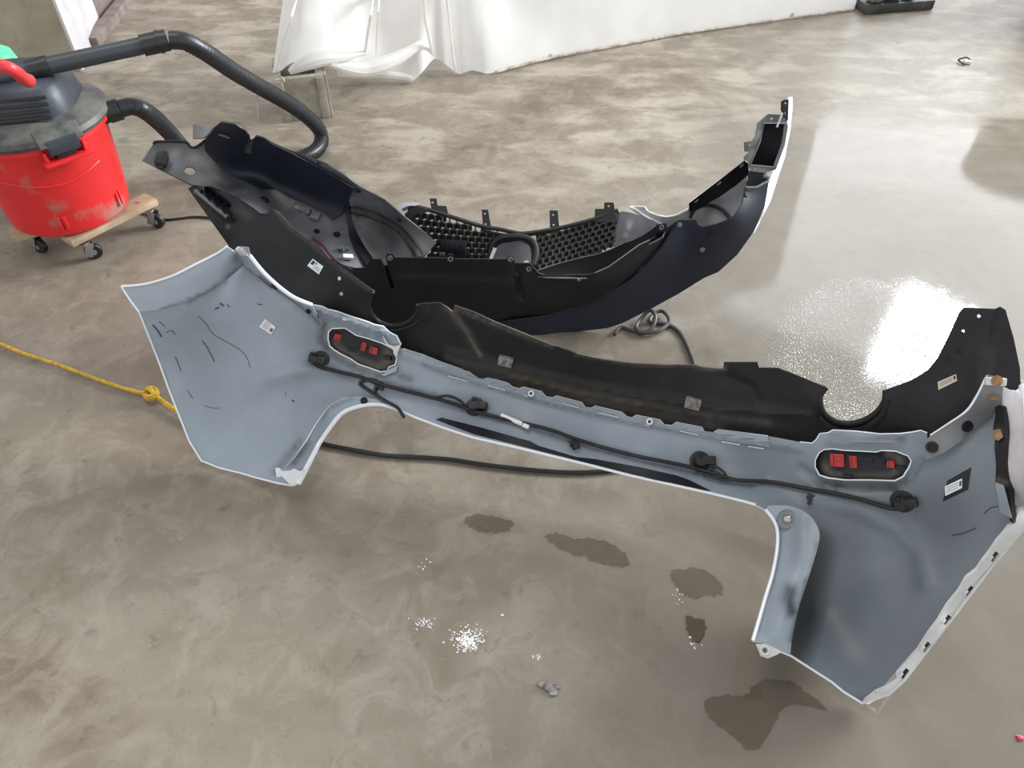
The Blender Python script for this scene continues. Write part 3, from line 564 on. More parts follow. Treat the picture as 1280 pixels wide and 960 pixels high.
# ------------------------------------------------------------------ FRONT BUMPER
fb_ = thing('front_bumper_cover', P(690, 370, 0), 'front bumper cover with black mesh grille and blue-black skirt, lying behind the white one', 'bumper')
F1 = Field([(635, 400, .07), (685, 394, .06), (563, 324, .29), (638, 324, .28), (674, 342, .24), (734, 344, .22), (799, 306, .27), (825, 290, .29), (480, 320, .31), (430, 336, .30), (470, 405, .09), (772, 360, .14), (845, 280, .305), (520, 405, .07)])
top1 = [(430, 336), (457, 335), (462, 327), (465, 324), (476, 324), (479, 330), (489, 362), (494, 362), (484, 330), (482, 321), (485, 317), (491, 318), (494, 322), (558, 322.5), (560, 318), (566, 318), (569, 324), (633, 324), (635, 320), (641, 320), (644, 329), (662, 329), (667, 334), (674, 342), (681, 343.5), (734, 344), (744, 341), (760, 334), (777, 322), (799, 306), (812, 300), (820, 296), (821, 281), (833, 279), (834, 285), (846, 277)]
hole1 = [cr([(u - 2.2, v), (u, v - 1.7), (u + 2.2, v), (u, v + 1.7)], 2, True) for u, v in ((487.5, 322.5), (563, 324), (638, 324), (724, 349), (661, 336.5), (827, 284))]
mb = MB(); sheet(mb, top1 + [(825, 312), (797, 343), (772, 360), (735, 380), (685, 394), (635, 402), (540, 420), (470, 420), (440, 380)], F1, hole1, .004, 6,
                 bumps=[([(646, 325), (646, 345), (652, 370)], 4, -.012), ([(500, 340), (560, 341), (640, 343)], 4, .004), ([(478, 330), (488, 365)], 3, .006), ([(680, 360), (740, 360), (790, 335), (825, 305)], 6, .006)], paint=[([(500, 345), (640, 350)], 3, .12), ([(660, 355), (700, 375)], 20, .08)])
mb.tube(onto(F1, top1[26:31], .001, 0), .0016, 5, 2); mb.tube(onto(F1, [(646, 345), (650, 362), (653, 368)], .003), .003, 5, 0)
mb.build('undershield', [M_dark, M_dark, M_midgrey], fb_)
for u, v in ((487.5, 322.5), (563, 324), (638, 324), (661, 336.5), (724, 349), (827, 284)):
    mb = MB(); mb.tube([F1.frame(u, v, lift=.001) @ Vector((.0066 * math.cos(a * .5236), .0066 * math.sin(a * .5236), 0)) for a in range(12)], .0018, 5, closed=True); mb.build('hole_rim', M_midgrey, fb_)
F2 = Field([(520, 418, .035), (600, 421, .012), (670, 419, .004), (760, 410, .012), (810, 388, .05), (847, 368, .09), (880, 347, .14), (922, 318, .20), (942, 290, .27), (955, 260, .335), (961, 228, .40), (845, 280, .305), (825, 312, .24), (797, 343, .175), (772, 360, .14), (735, 380, .09), (685, 394, .06), (635, 402, .07), (540, 415, .05), (879, 284, .32), (917, 270, .355), (932, 235, .40)])
edge2 = [(670, 419), (710, 416), (760, 410), (778, 404), (810, 388), (847, 368), (880, 347.5), (898, 340), (922, 318), (942, 290), (955, 260), (961, 227)]
mb = MB(); sheet(mb, [(520, 424), (600, 423)] + edge2 + [(945, 235), (932, 234), (928, 255), (918, 270), (907, 276), (895, 280.5), (879, 284), (874, 282.5), (870, 275), (849, 275), (845, 278), (825, 312), (797, 343), (772, 360), (735, 380), (685, 394), (635, 401), (540, 412)], F2,
                 [cr([(885, 291), (887.5, 289), (890, 291), (887.5, 293)], 2, True)], .004, 6)
mb.tube(onto(F2, [(845, 279), (825, 312), (797, 343), (772, 360), (735, 380), (685, 394), (635, 401)], .002), .003, 6, 0)
mb.build('skirt', [M_navy, M_navy], fb_)
for u, v in ((933, 243), (887.5, 291), (878, 312), (850, 281)):
    mb = MB(); m = F2.frame(u, v, lift=.001); mb.lathe(m, [(.003, .001), (.004, .003), (.007, .003), (.008, 0)], 14); mb.cyl(m, .003, .0035, 10); mb.build('push_pin', M_midgrey if v in (312, 281) else M_dark, fb_)
# white outer skin of the right end
FW = Field([(961, 228, .40), (955, 260, .335), (942, 290, .27), (972, 200, .455), (982, 162, .525), (986, 122, .595), (990, 121, .590), (987, 162, .505), (980, 197, .44), (972, 222, .385), (962, 253, .325), (947, 281, .262)])
mb = MB(); sheet(mb, [(986, 122), (982.5, 162), (978, 185), (970, 206), (961, 228), (956, 258), (943, 291), (948, 281), (963, 252), (973, 220), (981, 197), (988, 163), (991, 132), (990.5, 121)], FW, (), .005, 3); ob = mb.build('outer_skin', [M_white, M_white], fb_); ob['label'] = 'white painted outer skin'
# right end interior, headlamp lip, bracket
F4 = Field([(787, 258, .275), (806, 259, .28), (820, 269, .27), (845, 269, .28), (861, 258, .32), (930, 202, .48), (932, 236, .37), (917, 270, .28), (895, 281, .24), (874, 283, .23), (849, 279, .235), (820, 288, .22), (800, 270, .25), (890, 255, .29)])
mb = MB(); sheet(mb, [(786, 260), (788, 258), (806, 258.5), (810, 264), (820, 268.5), (832, 271), (845, 269), (856, 263), (861, 261), (862, 254), (931, 202), (934, 215), (934, 238), (930, 258), (920, 272), (900, 284), (879, 288), (850, 284), (826, 292), (815, 282), (803, 271)], F4, (), .004, 5)
mb.tube(onto(F4, [(787, 259), (795, 262), (803, 268)], .003), .005, 6, 1); mb.tube(onto(F4, [(803, 268), (815, 275), (826, 280)], .003), .004, 6, 1); mb.tube(onto(F4, [(806, 259), (810, 264), (820, 268.5), (832, 271), (845, 269), (860, 262)], .001), .0018, 6, 1)
mb.build('headlamp_lip', [M_lipgrey, M_white], fb_)
F5 = Field([(861, 254, .335), (930, 202, .495), (863, 266, .31), (895, 245, .385), (934, 217, .455), (895, 228, .415)])
sl = lambda c: [(c[0] - 3, c[1] + 1), (c[0] + 2, c[1] - 3), (c[0] + 3, c[1] - 1.5), (c[0] - 2, c[1] + 2.8)]
mb = MB(); sheet(mb, [(861, 254), (931, 201), (935, 204), (936, 218), (920, 232), (898, 247), (875, 260), (862, 266)], F5, [sl((870.5, 251.5)), sl((899, 229.5)), sl((927, 207.5))], .004, 4); mb.build('mounting_strip', [M_void, M_dark], fb_)
mb = MB(); mb.tube(onto(F4, [(863, 272), (868, 263), (877, 258), (890, 257), (902, 262), (909, 269), (912, 273)], .012), .0055, 8); mb.build('lamp_cable', M_rubber, fb_)
F6 = Field([(930, 200, .49), (945, 170, .555), (948, 154, .585), (961, 142, .605), (975, 143, .60), (983, 154, .57), (977, 180, .515), (967, 209, .455), (937, 206, .475), (957, 216, .44)])
op = [(955, 154), (982, 154), (978, 180), (967.5, 209), (938, 206), (950, 177.5)]
mb = MB(); sheet(mb, [(931, 202), (930, 197), (938, 190), (931, 189.5), (931, 187.5), (930.5, 178), (941, 176), (945, 170), (947.5, 154), (961, 142.5), (975, 143), (983, 150), (985, 158), (981, 182), (970, 212), (962, 214), (957, 216), (939, 214)], F6, [op, cr([(963, 148.5), (965, 147), (967, 148.5), (965, 150)], 2, True), cr([(936, 182), (938, 181), (940, 182), (938, 183)], 2, True), [(943, 210.5), (947, 211), (947, 212.5), (943, 212)]], .005, 3, paint=[([(940, 190), (935, 200), (938, 212), (957, 215)], 5, .8), ([(938, 180), (945, 172), (950, 165)], 4, .6)])
mb.tube(onto(F6, op, .002, 0), .0018, 5, 1, closed=True); mb.build('lamp_bracket', [M_grey, M_midgrey], fb_)
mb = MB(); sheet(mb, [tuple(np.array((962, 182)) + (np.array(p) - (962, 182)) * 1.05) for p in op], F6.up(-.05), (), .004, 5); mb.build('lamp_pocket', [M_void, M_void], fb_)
mb = MB(); f7 = F6.up(.006); sheet(mb, [(977.5, 126), (980, 124.5), (986, 124.5), (985, 150), (981, 156), (976, 156), (979, 140), (977, 136)], Field([(978, 125, .60), (986, 125, .595), (985, 150, .565), (976, 156, .565)]), [cr([(980.5, 128.5), (982.5, 126.5), (984.5, 128.5), (982.5, 130.5)], 2, True), [(981, 140), (983.5, 139), (982.5, 143), (981, 143)]], .004, 3); mb.build('fender_tab', [M_void, M_void], fb_)
mb = MB(); mb.tube(onto(f7, [(978, 141), (976, 146), (973, 154), (971, 159)], .004), .0026, 6); mb.build('tab_rib', M_strip, fb_)
mb = MB(); f8 = Field([(935, 214, .43), (960, 216, .42), (934, 235, .40), (961, 228, .405)]); sheet(mb, [(934, 213), (958, 216), (961, 228), (946, 234), (934, 234)], f8.up(-.02), (), .004, 4); mb.build('inner_web', [M_dark, M_dark], fb_)
mb = MB(); mb.tube(onto(f8, [(932, 234), (945, 234), (953, 230), (961, 226)], .003), .0035, 6); mb.box(f8.frame(958, 220, 1, .1, .004), (.018, .012, .01), 0, .002); mb.build('skirt_lip', M_midgrey, fb_)
# black shelf between grille and shield
F3 = Field([(670, 339, .16), (690, 332, .165), (727, 322, .175), (765, 311, .19), (799, 295, .225), (674, 343, .225), (734, 345, .205), (777, 323, .23), (815, 298, .262), (828, 285, .275)])
mb = MB(); sheet(mb, [(668, 340), (690, 332), (727, 322), (746, 318), (765, 311), (784, 302), (799, 295), (812, 288), (822, 280), (834, 281), (828, 296), (812, 304), (799, 308), (777, 324), (760, 336), (734, 347), (681, 346), (672, 345)], F3, (), .004, 5)
mb.tube(onto(F3, [(668, 340), (690, 332), (727, 322), (746, 318), (765, 311), (790, 299)], .001), .0018, 5, 1); mb.build('grille_shelf', [M_void, M_midgrey], fb_)
FD = Field([(774, 265, .265), (787, 266, .27), (818, 276, .26), (789, 299, .22), (770, 301, .2)])
mb = MB(); sheet(mb, [(773, 266), (778, 264), (787, 265.5), (800, 269), (817, 275.5), (824, 279), (822, 288), (805, 299), (789, 306), (768, 312), (766, 304), (769, 290)], FD, (), .004, 4, paint=[([(786, 284), (788, 277)], 3, 1.2), ([(782, 294)], 3, 1.2)]); mb.build('air_duct', [M_grey, M_dark], fb_)
# grille mesh: hexagonal lattice on two curved panels
G = Field([(508, 268, .25), (540, 262, .265), (562, 272, .25), (603, 285, .215), (640, 291, .20), (671, 291, .20), (700, 286, .215), (742, 275, .25), (772, 262, .27), (772, 300, .20), (725, 322, .155), (670, 340, .135), (600, 330, .12), (545, 325, .13), (525, 300, .18), (640, 330, .11)])
def hexmesh(quad, nu, nv, mb, clip):
    a, b_, c, d = [np.array(q, float) for q in quad]
    pt = lambda s, t: (a * (1 - s) + b_ * s) * (1 - t) + (d * (1 - s) + c * s) * t
    segs = set()
    for j in range(nv):
        for i in range(nu):
            ox = i + (j % 2) * .5; x = lambda k: (ox + k) / (nu + .5); y = lambda k: (j + k) / (nv + .4)
            P6 = [(x(.0), y(.3)), (x(.5), y(0)), (x(1), y(.3)), (x(1), y(1)), (x(.5), y(1.3)), (x(0), y(1))]
            for p, q in zip(P6, P6[1:] + P6[:1]):
                p = tuple(round(k, 4) for k in p); q = tuple(round(k, 4) for k in q); segs.add((min(p, q), max(p, q)))
    for p, q in sorted(segs):
        p2, q2 = pt(*p), pt(*q)
        if not inside(np.array([(p2 + q2) / 2]), clip)[0]: continue
        mb.tube([G.at(*p2), G.at(*q2)], .0030, 5, 1, caps=False)
        a3, b3 = G.at(*p2), G.at(*q2); hz = (b3 - a3).cross(Vector((0, 0, 1))); hz = hz.normalized() * .0016 if hz.length > 1e-6 else Vector((.0016, 0, 0)); dz = Vector((0, .009, -.026))
        mb.add([a3 + hz, b3 + hz, b3 + hz + dz, a3 + hz + dz, a3 - hz, b3 - hz, b3 - hz + dz, a3 - hz + dz], [(0, 1, 2, 3), (7, 6, 5, 4), (3, 2, 6, 7)])
mb = MB(); hexmesh([(498, 262), (640, 280), (640, 340), (498, 345)], 15, 9, mb, [(503, 268), (520, 262), (545, 262), (562, 273), (603, 286), (632, 290), (622, 296), (612, 312), (610, 334), (530, 334), (540, 303)]); mb.build('grille_mesh', [M_rubber, M_gwire], fb_)
mb = MB(); hexmesh([(662, 287), (782, 250), (782, 305), (662, 345)], 14, 8, mb, [(668, 291), (700, 286), (742, 275), (773, 262), (770, 302), (746, 318), (727, 322), (690, 332), (669, 339), (664, 332), (672, 315)]); mb.build('grille_mesh', [M_rubber, M_gwire], fb_)
mb = MB(); mb.tube(onto(G, [(503, 262), (515, 258), (535, 262), (561, 270), (601, 282.5), (624, 286.5), (640, 290), (652, 292), (671, 290), (700, 285), (725, 279), (742, 274), (772, 263)], .004), .007, 8); mb.tube(onto(G, [(601, 287), (640, 294.5), (700, 289)], .0), .005, 6); mb.build('grille_frame', M_rubber, fb_)
def tabf(quad, holes):
    f = Field([(quad[0][0], quad[0][1], .30), (quad[1][0], quad[1][1], .30), (*quad[2], G), (*quad[3], G)]) if 0 else None
    zb = CAM_H - 0
    dm = G.D(*quad[-1]); f = Field([(q[0], q[1], CAM_H - (dm - .0) * K * (1 - (480 - q[1]) / F)) for q in quad] , 0)
    mb = MB(); sheet(mb, quad, f.up(.008), [cr([(u - 1.7, v), (u, v - 1.3), (u + 1.7, v), (u, v + 1.3)], 2, True) for u, v in holes], .004, 3); mb.build('grille_tab', [M_rubber, M_dark], fb_)
tabf([(537, 248), (545.5, 248), (547, 257), (558, 257.5), (561, 271), (540, 266)], [(540.5, 253)])
tabf([(602, 262), (610, 262), (614.5, 287), (604, 287)], [(606, 267), (607, 280)])
tabf([(687, 263), (697, 263), (699.5, 288), (687.5, 288)], [(691.5, 268.5), (692, 281)])
tabf([(744, 261), (755, 261), (755.5, 253), (767, 253), (771, 278), (743, 277)], [(761, 257.5), (748.5, 271)])
# emblem ring with grey backing plate, sensor box
mb = MB(); ring = cr([(612, 326), (615, 308), (624, 298), (640, 295.5), (657, 297), (668, 304), (671, 318), (667, 332)], 4)
mb.tube(onto(G, ring, .012, 0), .010, 8); mb.build('emblem_ring', M_rubber, fb_)
mb = MB(); sheet(mb, cr([(608, 334), (612, 312), (624, 299), (640, 296), (657, 297), (669, 305), (671, 320), (665, 336), (640, 342)], 3, True), G.up(-.006), (), .003, 4); mb.build('emblem_backing', [M_rubber, M_rubber], fb_)
mb = MB(); sheet(mb, cr([(614, 332), (617, 314), (626, 305), (638, 303), (650, 301.5), (662, 308), (664, 322), (661, 334), (640, 338)], 3, True), G.up(.003), (), .003, 4); mb.build('emblem_plate', [M_midgrey, M_midgrey], fb_)
mb = MB(); sheet(mb, [(611, 325), (617, 309), (621, 311), (615, 325)], G.up(.03), (), .002, 3); mb.build('emblem_clip', [M_label, M_label], fb_); mb = MB(); sheet(mb, [(653, 329), (657, 325), (661, 326), (660, 329)], G.up(.03), (), .002, 3); mb.build('emblem_clip', [M_label, M_label], fb_)
mb = MB(); m = G.frame(566, 310, 1, .05, .03); mb.box(m, (.085, .050, .035), 0, .004)
for k in range(5): mb.box(m @ Matrix.Translation((-.032 + .016 * k, .004, .02)), (.009, .026, .008), 0, .002)
mb.box(m @ Matrix.Translation((-.03, -.018, .02)), (.018, .012, .01), 1, .002); mb.build('sensor_box', [M_dark, M_grey], fb_)
# wheel liner on the left end
LN = Field([(177, 201, .47), (192, 178, .51), (235, 178, .49), (240, 231, .42), (258, 187, .47), (276, 153, .60), (310, 165, .57), (330, 173, .545), (300, 225, .37), (316, 259, .385), (345, 240, .33), (341, 180, .53), (404, 212, .45), (441, 235, .39), (429, 262, .30), (390, 255, .30), (360, 285, .30), (460, 240, .385), (500, 267, .335), (545, 302, .255), (527, 320, .225), (440, 320, .24), (400, 300, .26), (480, 300, .20)])
neck = cr([(231, 176), (236, 181), (242, 183.5), (250, 181), (258, 171), (262, 164)], 3)
upper = [(276, 153), (292, 155.5), (307, 164), (312, 170), (313, 176), (317, 174), (320, 170), (330, 173), (341, 180), (362, 189), (395, 200.5), (407, 205), (432, 220), (450, 234), (460, 240), (480, 250), (500, 267), (530, 290), (546, 303), (528, 322), (521, 326)]
mb = MB(); sheet(mb, [(177.5, 201), (192.5, 179), (197, 175.6)] + neck + upper + [(500, 330), (470, 340), (440, 345), (410, 335), (385, 310), (355, 285), (340, 268), (325, 266.5), (316, 259), (295, 246), (257, 233), (240, 231)], LN,
                 [cr([(230, 214), (233, 209), (239, 208.5), (244, 213), (243, 218), (237, 218.5)], 2, True), [(393, 201.5), (400, 203.5), (400.5, 207), (393, 204)]], .004, 5,
                 bumps=[([(262, 215), (300, 235), (345, 258)], 3, .006), ([(268, 225), (325, 250)], 2.5, -.006), ([(435, 250), (440, 280), (470, 325)], 6, .02), ([(440, 262), (470, 270), (505, 292), (522, 320)], 5, -.015), ([(345, 237), (370, 252), (400, 268), (430, 268)], 6, .01)],
                 paint=[([(240, 195), (262, 205), (270, 222), (250, 226)], 9, .55), ([(200, 195), (225, 190)], 12, .3), ([(345, 240), (352, 250), (362, 256)], 7, .9), ([(370, 258), (385, 265)], 6, .8), ([(460, 290), (470, 320)], 14, .35), ([(510, 290), (530, 310)], 8, .4), ([(395, 275), (415, 285)], 14, .15)])
mb.tube(onto(LN, [(192, 180), (197, 177), (231, 177.5), (237, 183), (245, 184), (256, 176)], .003), .004, 6, 1)
ob = mb.build('wheel_liner', [M_grey, M_dark], fb_, 50); ob['label'] = 'dusty grey wheel liner at the left end'
mb = MB(); sheet(mb, [(256, 188), (256, 179), (262, 164), (276, 153), (295, 156), (307, 163.5), (311, 170), (309, 180), (305, 187), (304, 193), (309, 196), (314, 193), (314.5, 184), (317, 174), (321, 170.5), (330, 173), (341, 181), (365, 192), (404, 213), (441, 235), (436, 250), (430, 257), (429, 266), (415, 275), (400, 262), (380, 254), (362, 246), (345, 236), (330, 236), (300, 223), (279, 213), (265, 199)], LN.up(.022), (), .003, 5,
                 bumps=[([(280, 158), (300, 163)], 8, .012), ([(300, 205), (400, 245)], 12, -.005)]); mb.build('liner_felt', [M_navy, M_navy], fb_)
mb = MB()
for a in ([(274, 168), (280, 170), (287, 172.5)],): mb.tube(onto(LN, a, .036), .003, 6)
mb.build('felt_tag', M_grey, fb_)
mb = MB(); m = LN.frame(202, 200, 1, .3, .01); mb.box(m, (.034, .036, .03), 0, .005); mb.box(m @ Matrix.Translation((.004, .0, .0)), (.014, .055, .016), 0, .003); mb.build('liner_clip', M_rubber, fb_)
mb = MB(); sheet(mb, [(241, 155), (243, 155), (266, 160), (258, 170), (252, 173), (241, 174)], Field([(241, 155, .53), (266, 160, .585), (241, 174, .50), (258, 170, .565)]), (), .004, 4); mb.build('liner_ear', [M_midgrey, M_grey], fb_)
for u, v, r in ((331, 250, .013), (421, 293, .010), (448, 238, .007), (499, 274, .007), (398, 203, .006), (396, 289, .008)):
    mb = MB(); m = LN.frame(u, v, lift=.004); mb.lathe(m, [(0, .006), (r * .6, .006), (r * .7, .003), (r, .003), (r * 1.1, 0)], 14); mb.build('push_pin', M_dark, fb_)
mb = MB(); sheet(mb, cr([(435, 250), (437, 262), (444, 285), (456, 308), (466, 322), (472, 330), (464, 336), (452, 320), (440, 298), (433, 275), (430, 258)], 3, True), LN.up(.022), (), .02, 4); mb.build('support_rib', [M_dark, M_rubber], fb_)
mb = MB(); mb.tube(onto(LN, [(440, 262), (455, 266), (475, 273), (495, 284), (508, 297), (518, 312), (523, 323)], .008), .011, 8); mb.build('liner_seal', mat('dusty_brown_rubber', (.035, .03, .027), .7, var=.5, scale=20), fb_)
mb = MB(); m = LN.frame(394, 271, 1, .3, .012); mb.box(m, (.028, .028, .02), 0, .004); mb.build('grey_connector', M_midgrey, fb_)
mb = MB(); m = LN.frame(435, 321, 1, .05, .012); mb.box(m, (.030, .016, .010), 0, .002); mb.build('white_tag', M_label, fb_)
mb = MB(); m = LN.frame(378, 262, 1, .45, .008); mb.box(m, (.055, .022, .018), 0, .005); mb.build('dust_clump', M_crumb, fb_)
mb = MB(); mb.tube(onto(LN, [(390, 297), (402, 305), (412, 318), (425, 330), (440, 335), (455, 337)], .014), .0035, 6); mb.tube(onto(LN, [(388, 300), (400, 310), (410, 322), (425, 333)], .012), .003, 6); ob = mb.build('wire', mat('dark_red_wire', (.09, .012, .03), .4), fb_)
mb = MB(); m = LN.frame(429, 311, 1, 0, .012); mb.box(m, (.034, .006, .006)); mb.box(m, (.006, .030, .006)); mb.build('liner_clip', M_grey, fb_)
# left corner of the skirt under the liner
FC = Field([(235, 236, .405), (242, 231, .415), (285, 306, .26), (265, 277, .33), (316, 259, .365), (330, 270, .35), (345, 285, .32), (300, 300, .28), (430, 340, .285), (432, 385, .15), (345, 345, .2)])
mb = MB(); sheet(mb, [(235, 236), (242, 231), (262, 234), (296, 246), (326, 266), (350, 283), (390, 312), (440, 338), (438, 385), (345, 350), (300, 322), (285, 306), (265, 278)], FC, (), .005, 5, bumps=[([(250, 240), (275, 262), (288, 272)], 4, .02), ([(258, 237), (285, 258)], 3, -.02)], paint=[([(286, 283)], 2.5, 1.2), ([(300, 262), (310, 270)], 8, .25)]); mb.build('corner_skirt', [M_dark, M_dark], fb_)
mb = MB(); mb.tube(onto(FC, [(244, 238), (254, 246), (268, 258), (284, 271)], .012), .007, 6); mb.build('corner_trim', M_grey, fb_)
mb = MB(); sheet(mb, [(430, 338), (500, 330), (640, 332), (640, 420), (470, 420), (440, 390)], F1.up(-.10), (), .004, 10); mb.build('inner_web', [M_dark, M_dark], fb_)
mb = MB(); sheet(mb, cr([(493, 264), (500, 256), (510, 253), (522, 253), (524, 256), (512, 259), (502, 264), (496, 267)], 2, True), G.up(.01), (), .004, 3); ob = mb.build('outer_skin', [M_white, M_white], fb_)
mb = MB(); sheet(mb, cr([(507, 272), (510, 262), (518, 259), (530, 260), (534, 265), (520, 268), (513, 275)], 2, True), G.up(.02), (), .012, 3); mb.build('headlamp_lip', [M_rubber, M_rubber], fb_)

# ------------------------------------------------------------------ shop vacuum on its dolly
vc = Vector((-1.558, 2.366, 0)); BZ = .115
vac = thing('shop_vacuum', vc + Vector((0, 0, BZ)), 'red wet and dry shop vacuum with dusty black lid, standing on a wooden dolly', 'vacuum')
T = Matrix.Translation
mb = MB(); mb.lathe(T(vc), [(0, BZ), (.18, BZ), (.194, BZ + .012), (.199, BZ + .05), (.216, .40), (.220, .425), (.232, .43), (.232, .448), (.215, .45), (.0, .45)], 64)
for k in range(2):
    a = -.9 + .05 * k
bk = mb.build('bucket', M_redpl, vac)
def vdir(a): return Vector((math.cos(a), math.sin(a), 0))
def vfr(a, r, z):
    x = vdir(a + math.pi / 2); n = vdir(a); return Matrix(((x.x, 0, n.x, vc.x + n.x * r), (x.y, 0, n.y, vc.y + n.y * r), (0, 1, 0, z), (0, 0, 0, 1)))
for a in (-1.25, -1.17, -.20, -.12):
    mb = MB(); mb.box(vfr(a, .202, .175), (.010, .05, .010), 0, .002); mb.build('bucket_rib', M_redpl, vac)
mb = MB(); mb.tube([vc + vdir(-2.2 + 1.9 * t / 30) * (.212) + Vector((0, 0, .325 + .012 * math.sin(t * .22 + .5))) for t in range(31)], .0025, 5); mb.build('bucket_seam', M_redpl, vac)
mb = MB(); mb.lathe(T(vc), [(.215, .445), (.236, .447), (.242, .46), (.236, .475), (.215, .485), (.19, .495), (.12, .50), (0, .50)], 64); mb.build('lid', M_lid, vac)
# motor head: rounded block with louvres
hc = vc + Vector((-.02, .02, 0)); ha = -.62
Hm = T(hc) @ Matrix.Rotation(.22, 4, 'Z')
mb = MB(); v = []; f = []
prof = [(.205, .470), (.205, .49), (.190, .54), (.175, .572), (.155, .586), (.10, .592)]; nn = 48
for i in range(nn):
    a = 2 * math.pi * i / nn; c_, s_ = math.cos(a), math.sin(a); e = 3.4
    q = (abs(c_) ** e + abs(s_) ** e) ** (-1 / e)
    for r, z in prof: v.append(Hm @ Vector((r * q * c_ * .88, r * q * s_ * .80, z)))
m_ = len(prof)
for i in range(nn):
    j = (i + 1) % nn
    for k in range(m_ - 1): f.append((i * m_ + k, j * m_ + k, j * m_ + k + 1, i * m_ + k + 1))
f.append(tuple(i * m_ + m_ - 1 for i in range(nn))); mb.add(v, f); mb.build('motor_head', M_head, vac)
for k in range(4):
    z = .506 + .018 * k; d = .163 - .0075 * k
    mb = MB(); mb.box(Hm @ T((.03, -d, z)) @ Matrix.Rotation(-.3, 4, 'X'), (.20, .012, .010), 0, .003); mb.build('louvre', M_rubber, vac)
for x in (-.12, -.16):
    mb = MB(); mb.box(Hm @ T((x, -.150, .53)) @ Matrix.Rotation(-.3, 4, 'X'), (.022, .03, .10), 0, .006); mb.build('head_rib', M_head, vac)
mb = MB(); mb.box(Hm @ T((-.15, .02, .585)), (.05, .09, .04), 0, .01); mb.build('switch_box', M_rubber, vac)
# latch on the front right of the rim
la = -.78
mb = MB(); mb.box(vfr(la, 0.240, .478) @ Matrix.Rotation(-.5, 4, 'X'), (.135, .055, .02), 0, .006); mb.box(vfr(la, 0.252, .452), (.095, .045, .016), 1, .004); mb.build('latch', [M_lid, M_head], vac)
mb = MB(); mb.box(vfr(la, 0.246, .405), (.15, .012, .045), 0, .004); mb.box(vfr(la - .24, 0.240, .42), (.012, .04, .035), 0, .003); mb.box(vfr(la + .24, 0.240, .42), (.012, .04, .035), 0, .003); mb.build('latch_catch', M_redpl, vac)
mb = MB(); mb.box(vfr(la, 0.240, .427), (.06, .03, .03), 0, .004); mb.build('latch_tongue', M_rubber, vac)
# carrying handle
mb = MB(); hp = [P(u, v_, z) for u, v_, z in ((-40, 112, .69), (-30, 88, .74), (-5, 82, .765), (8, 84, .765), (20, 90, .745), (29, 98, .705), (36, 101, .685))]
mb.tube(cr(hp, 6), lambda t: .017 + .006 * max(0, t - .7), 10); mb.build('handle', M_handle, vac)
# hose: inlet cuff, hose, wand
def line(p, n=8): return cr([tuple(q) for q in p], n)
hp = [P(120, 146, .43), P(134, 141, .435), P(150, 136, .44), P(165, 133, .44), P(180, 138, .42), P(196, 150, .36), (P(211, 165, .28)), P(226, 182, .18), P(240, 196, .09), P(262, 212, .04)]
hr = .0285
mb = MB(); pts = line(hp[2:], 12); mb.tube(pts, hr, 16)
hp2 = [P(212, 50, .63), P(232, 52, .62), P(258, 66, .57), P(290, 88, .48), P(322, 107, .39), P(352, 124, .29), P(378, 141, .19), P(396, 158, .10), P(402, 172, .045), P(397, 186, .033), P(380, 196, .033), P(345, 206, .033), P(300, 214, .033), P(262, 212, .036)]
mb.tube(line(hp2, 12), hr, 16); ob = mb.build('hose', M_hose, vac)
rings = MB()
for pts in (line(hp[3:], 40), line(hp2[1:], 40)):
    acc = 0; last = Vector(pts[0])
    for i in range(1, len(pts) - 1):
        p = Vector(pts[i]); acc += (p - last).length; last = p
        if acc > .011:
            acc = 0; t = (Vector(pts[i + 1]) - Vector(pts[i - 1])).normalized(); q = t.to_track_quat('Z', 'Y').to_matrix().to_4x4()
            rings.lathe(T(p) @ q, [(hr - .001, -.0022), (hr + .0018, 0), (hr - .001, .0022)], 14)
rings.build('hose_corrugation', M_hose, ob, kind='stuff')
mb = MB(); mb.tube(line(hp[:3], 6), .032, 16); mb.tube(line(hp[1:3], 6), .035, 16); mb.build('inlet_cuff', M_hose, vac)
wp = [P(-40, 104, .60), P(205, 51, .63)]
mb = MB(); mb.tube(wp, .0265, 20); mb.build('wand', mat('grey_wand_tube', (.04, .048, .055), .4), vac)
for s0, s1, r in ((.36, .40, .031), (.88, 1.02, .033), (.965, .985, .036), (.30, .36, .029)):
    mb = MB(); mb.tube([wp[0].lerp(wp[1], s0), wp[0].lerp(wp[1], s1)], r, 20); mb.build('wand_collar', M_hose, vac)
# dolly: two crossed boards with casters
dl = thing('wooden_dolly', (vc.x, vc.y, 0), 'low dolly of bare wooden boards on swivel casters, under the red vacuum', 'dolly')
def board(a, b_, wd, th, z):
    a, b_ = Vector((a.x, a.y, z)), Vector((b_.x, b_.y, z)); d = (b_ - a); x = d.normalized(); y = Vector((-x.y, x.x, 0)); c_ = (a + b_) / 2
    m = Matrix(((x.x, y.x, 0, c_.x), (x.y, y.y, 0, c_.y), (0, 0, 1, z), (0, 0, 0, 1))); mb = MB(); mb.box(m, (d.length, wd, th), 0, .004); return mb
bA, bB = P(83, 302, .10), P(190, 249, .10)
board(bA, bB, .075, .024, .102).build('board', M_wood, dl)
dx = (bB - bA).normalized(); dn = Vector((-dx.y, dx.x, 0)); cA, cB = bA + dn * .48, bB + dn * .48
board(cA, cB, .075, .024, .102).build('board', M_wood, dl)
pL = P(10, 288, .10); board(pL, pL + (Vector((vc.x, vc.y, .1)) - pL).normalized() * .30, .075, .022, .078).build('board', M_wood, dl)
board((bA + bB) / 2, (cA + cB) / 2, .075, .022, .079).build('board', M_wood, dl)
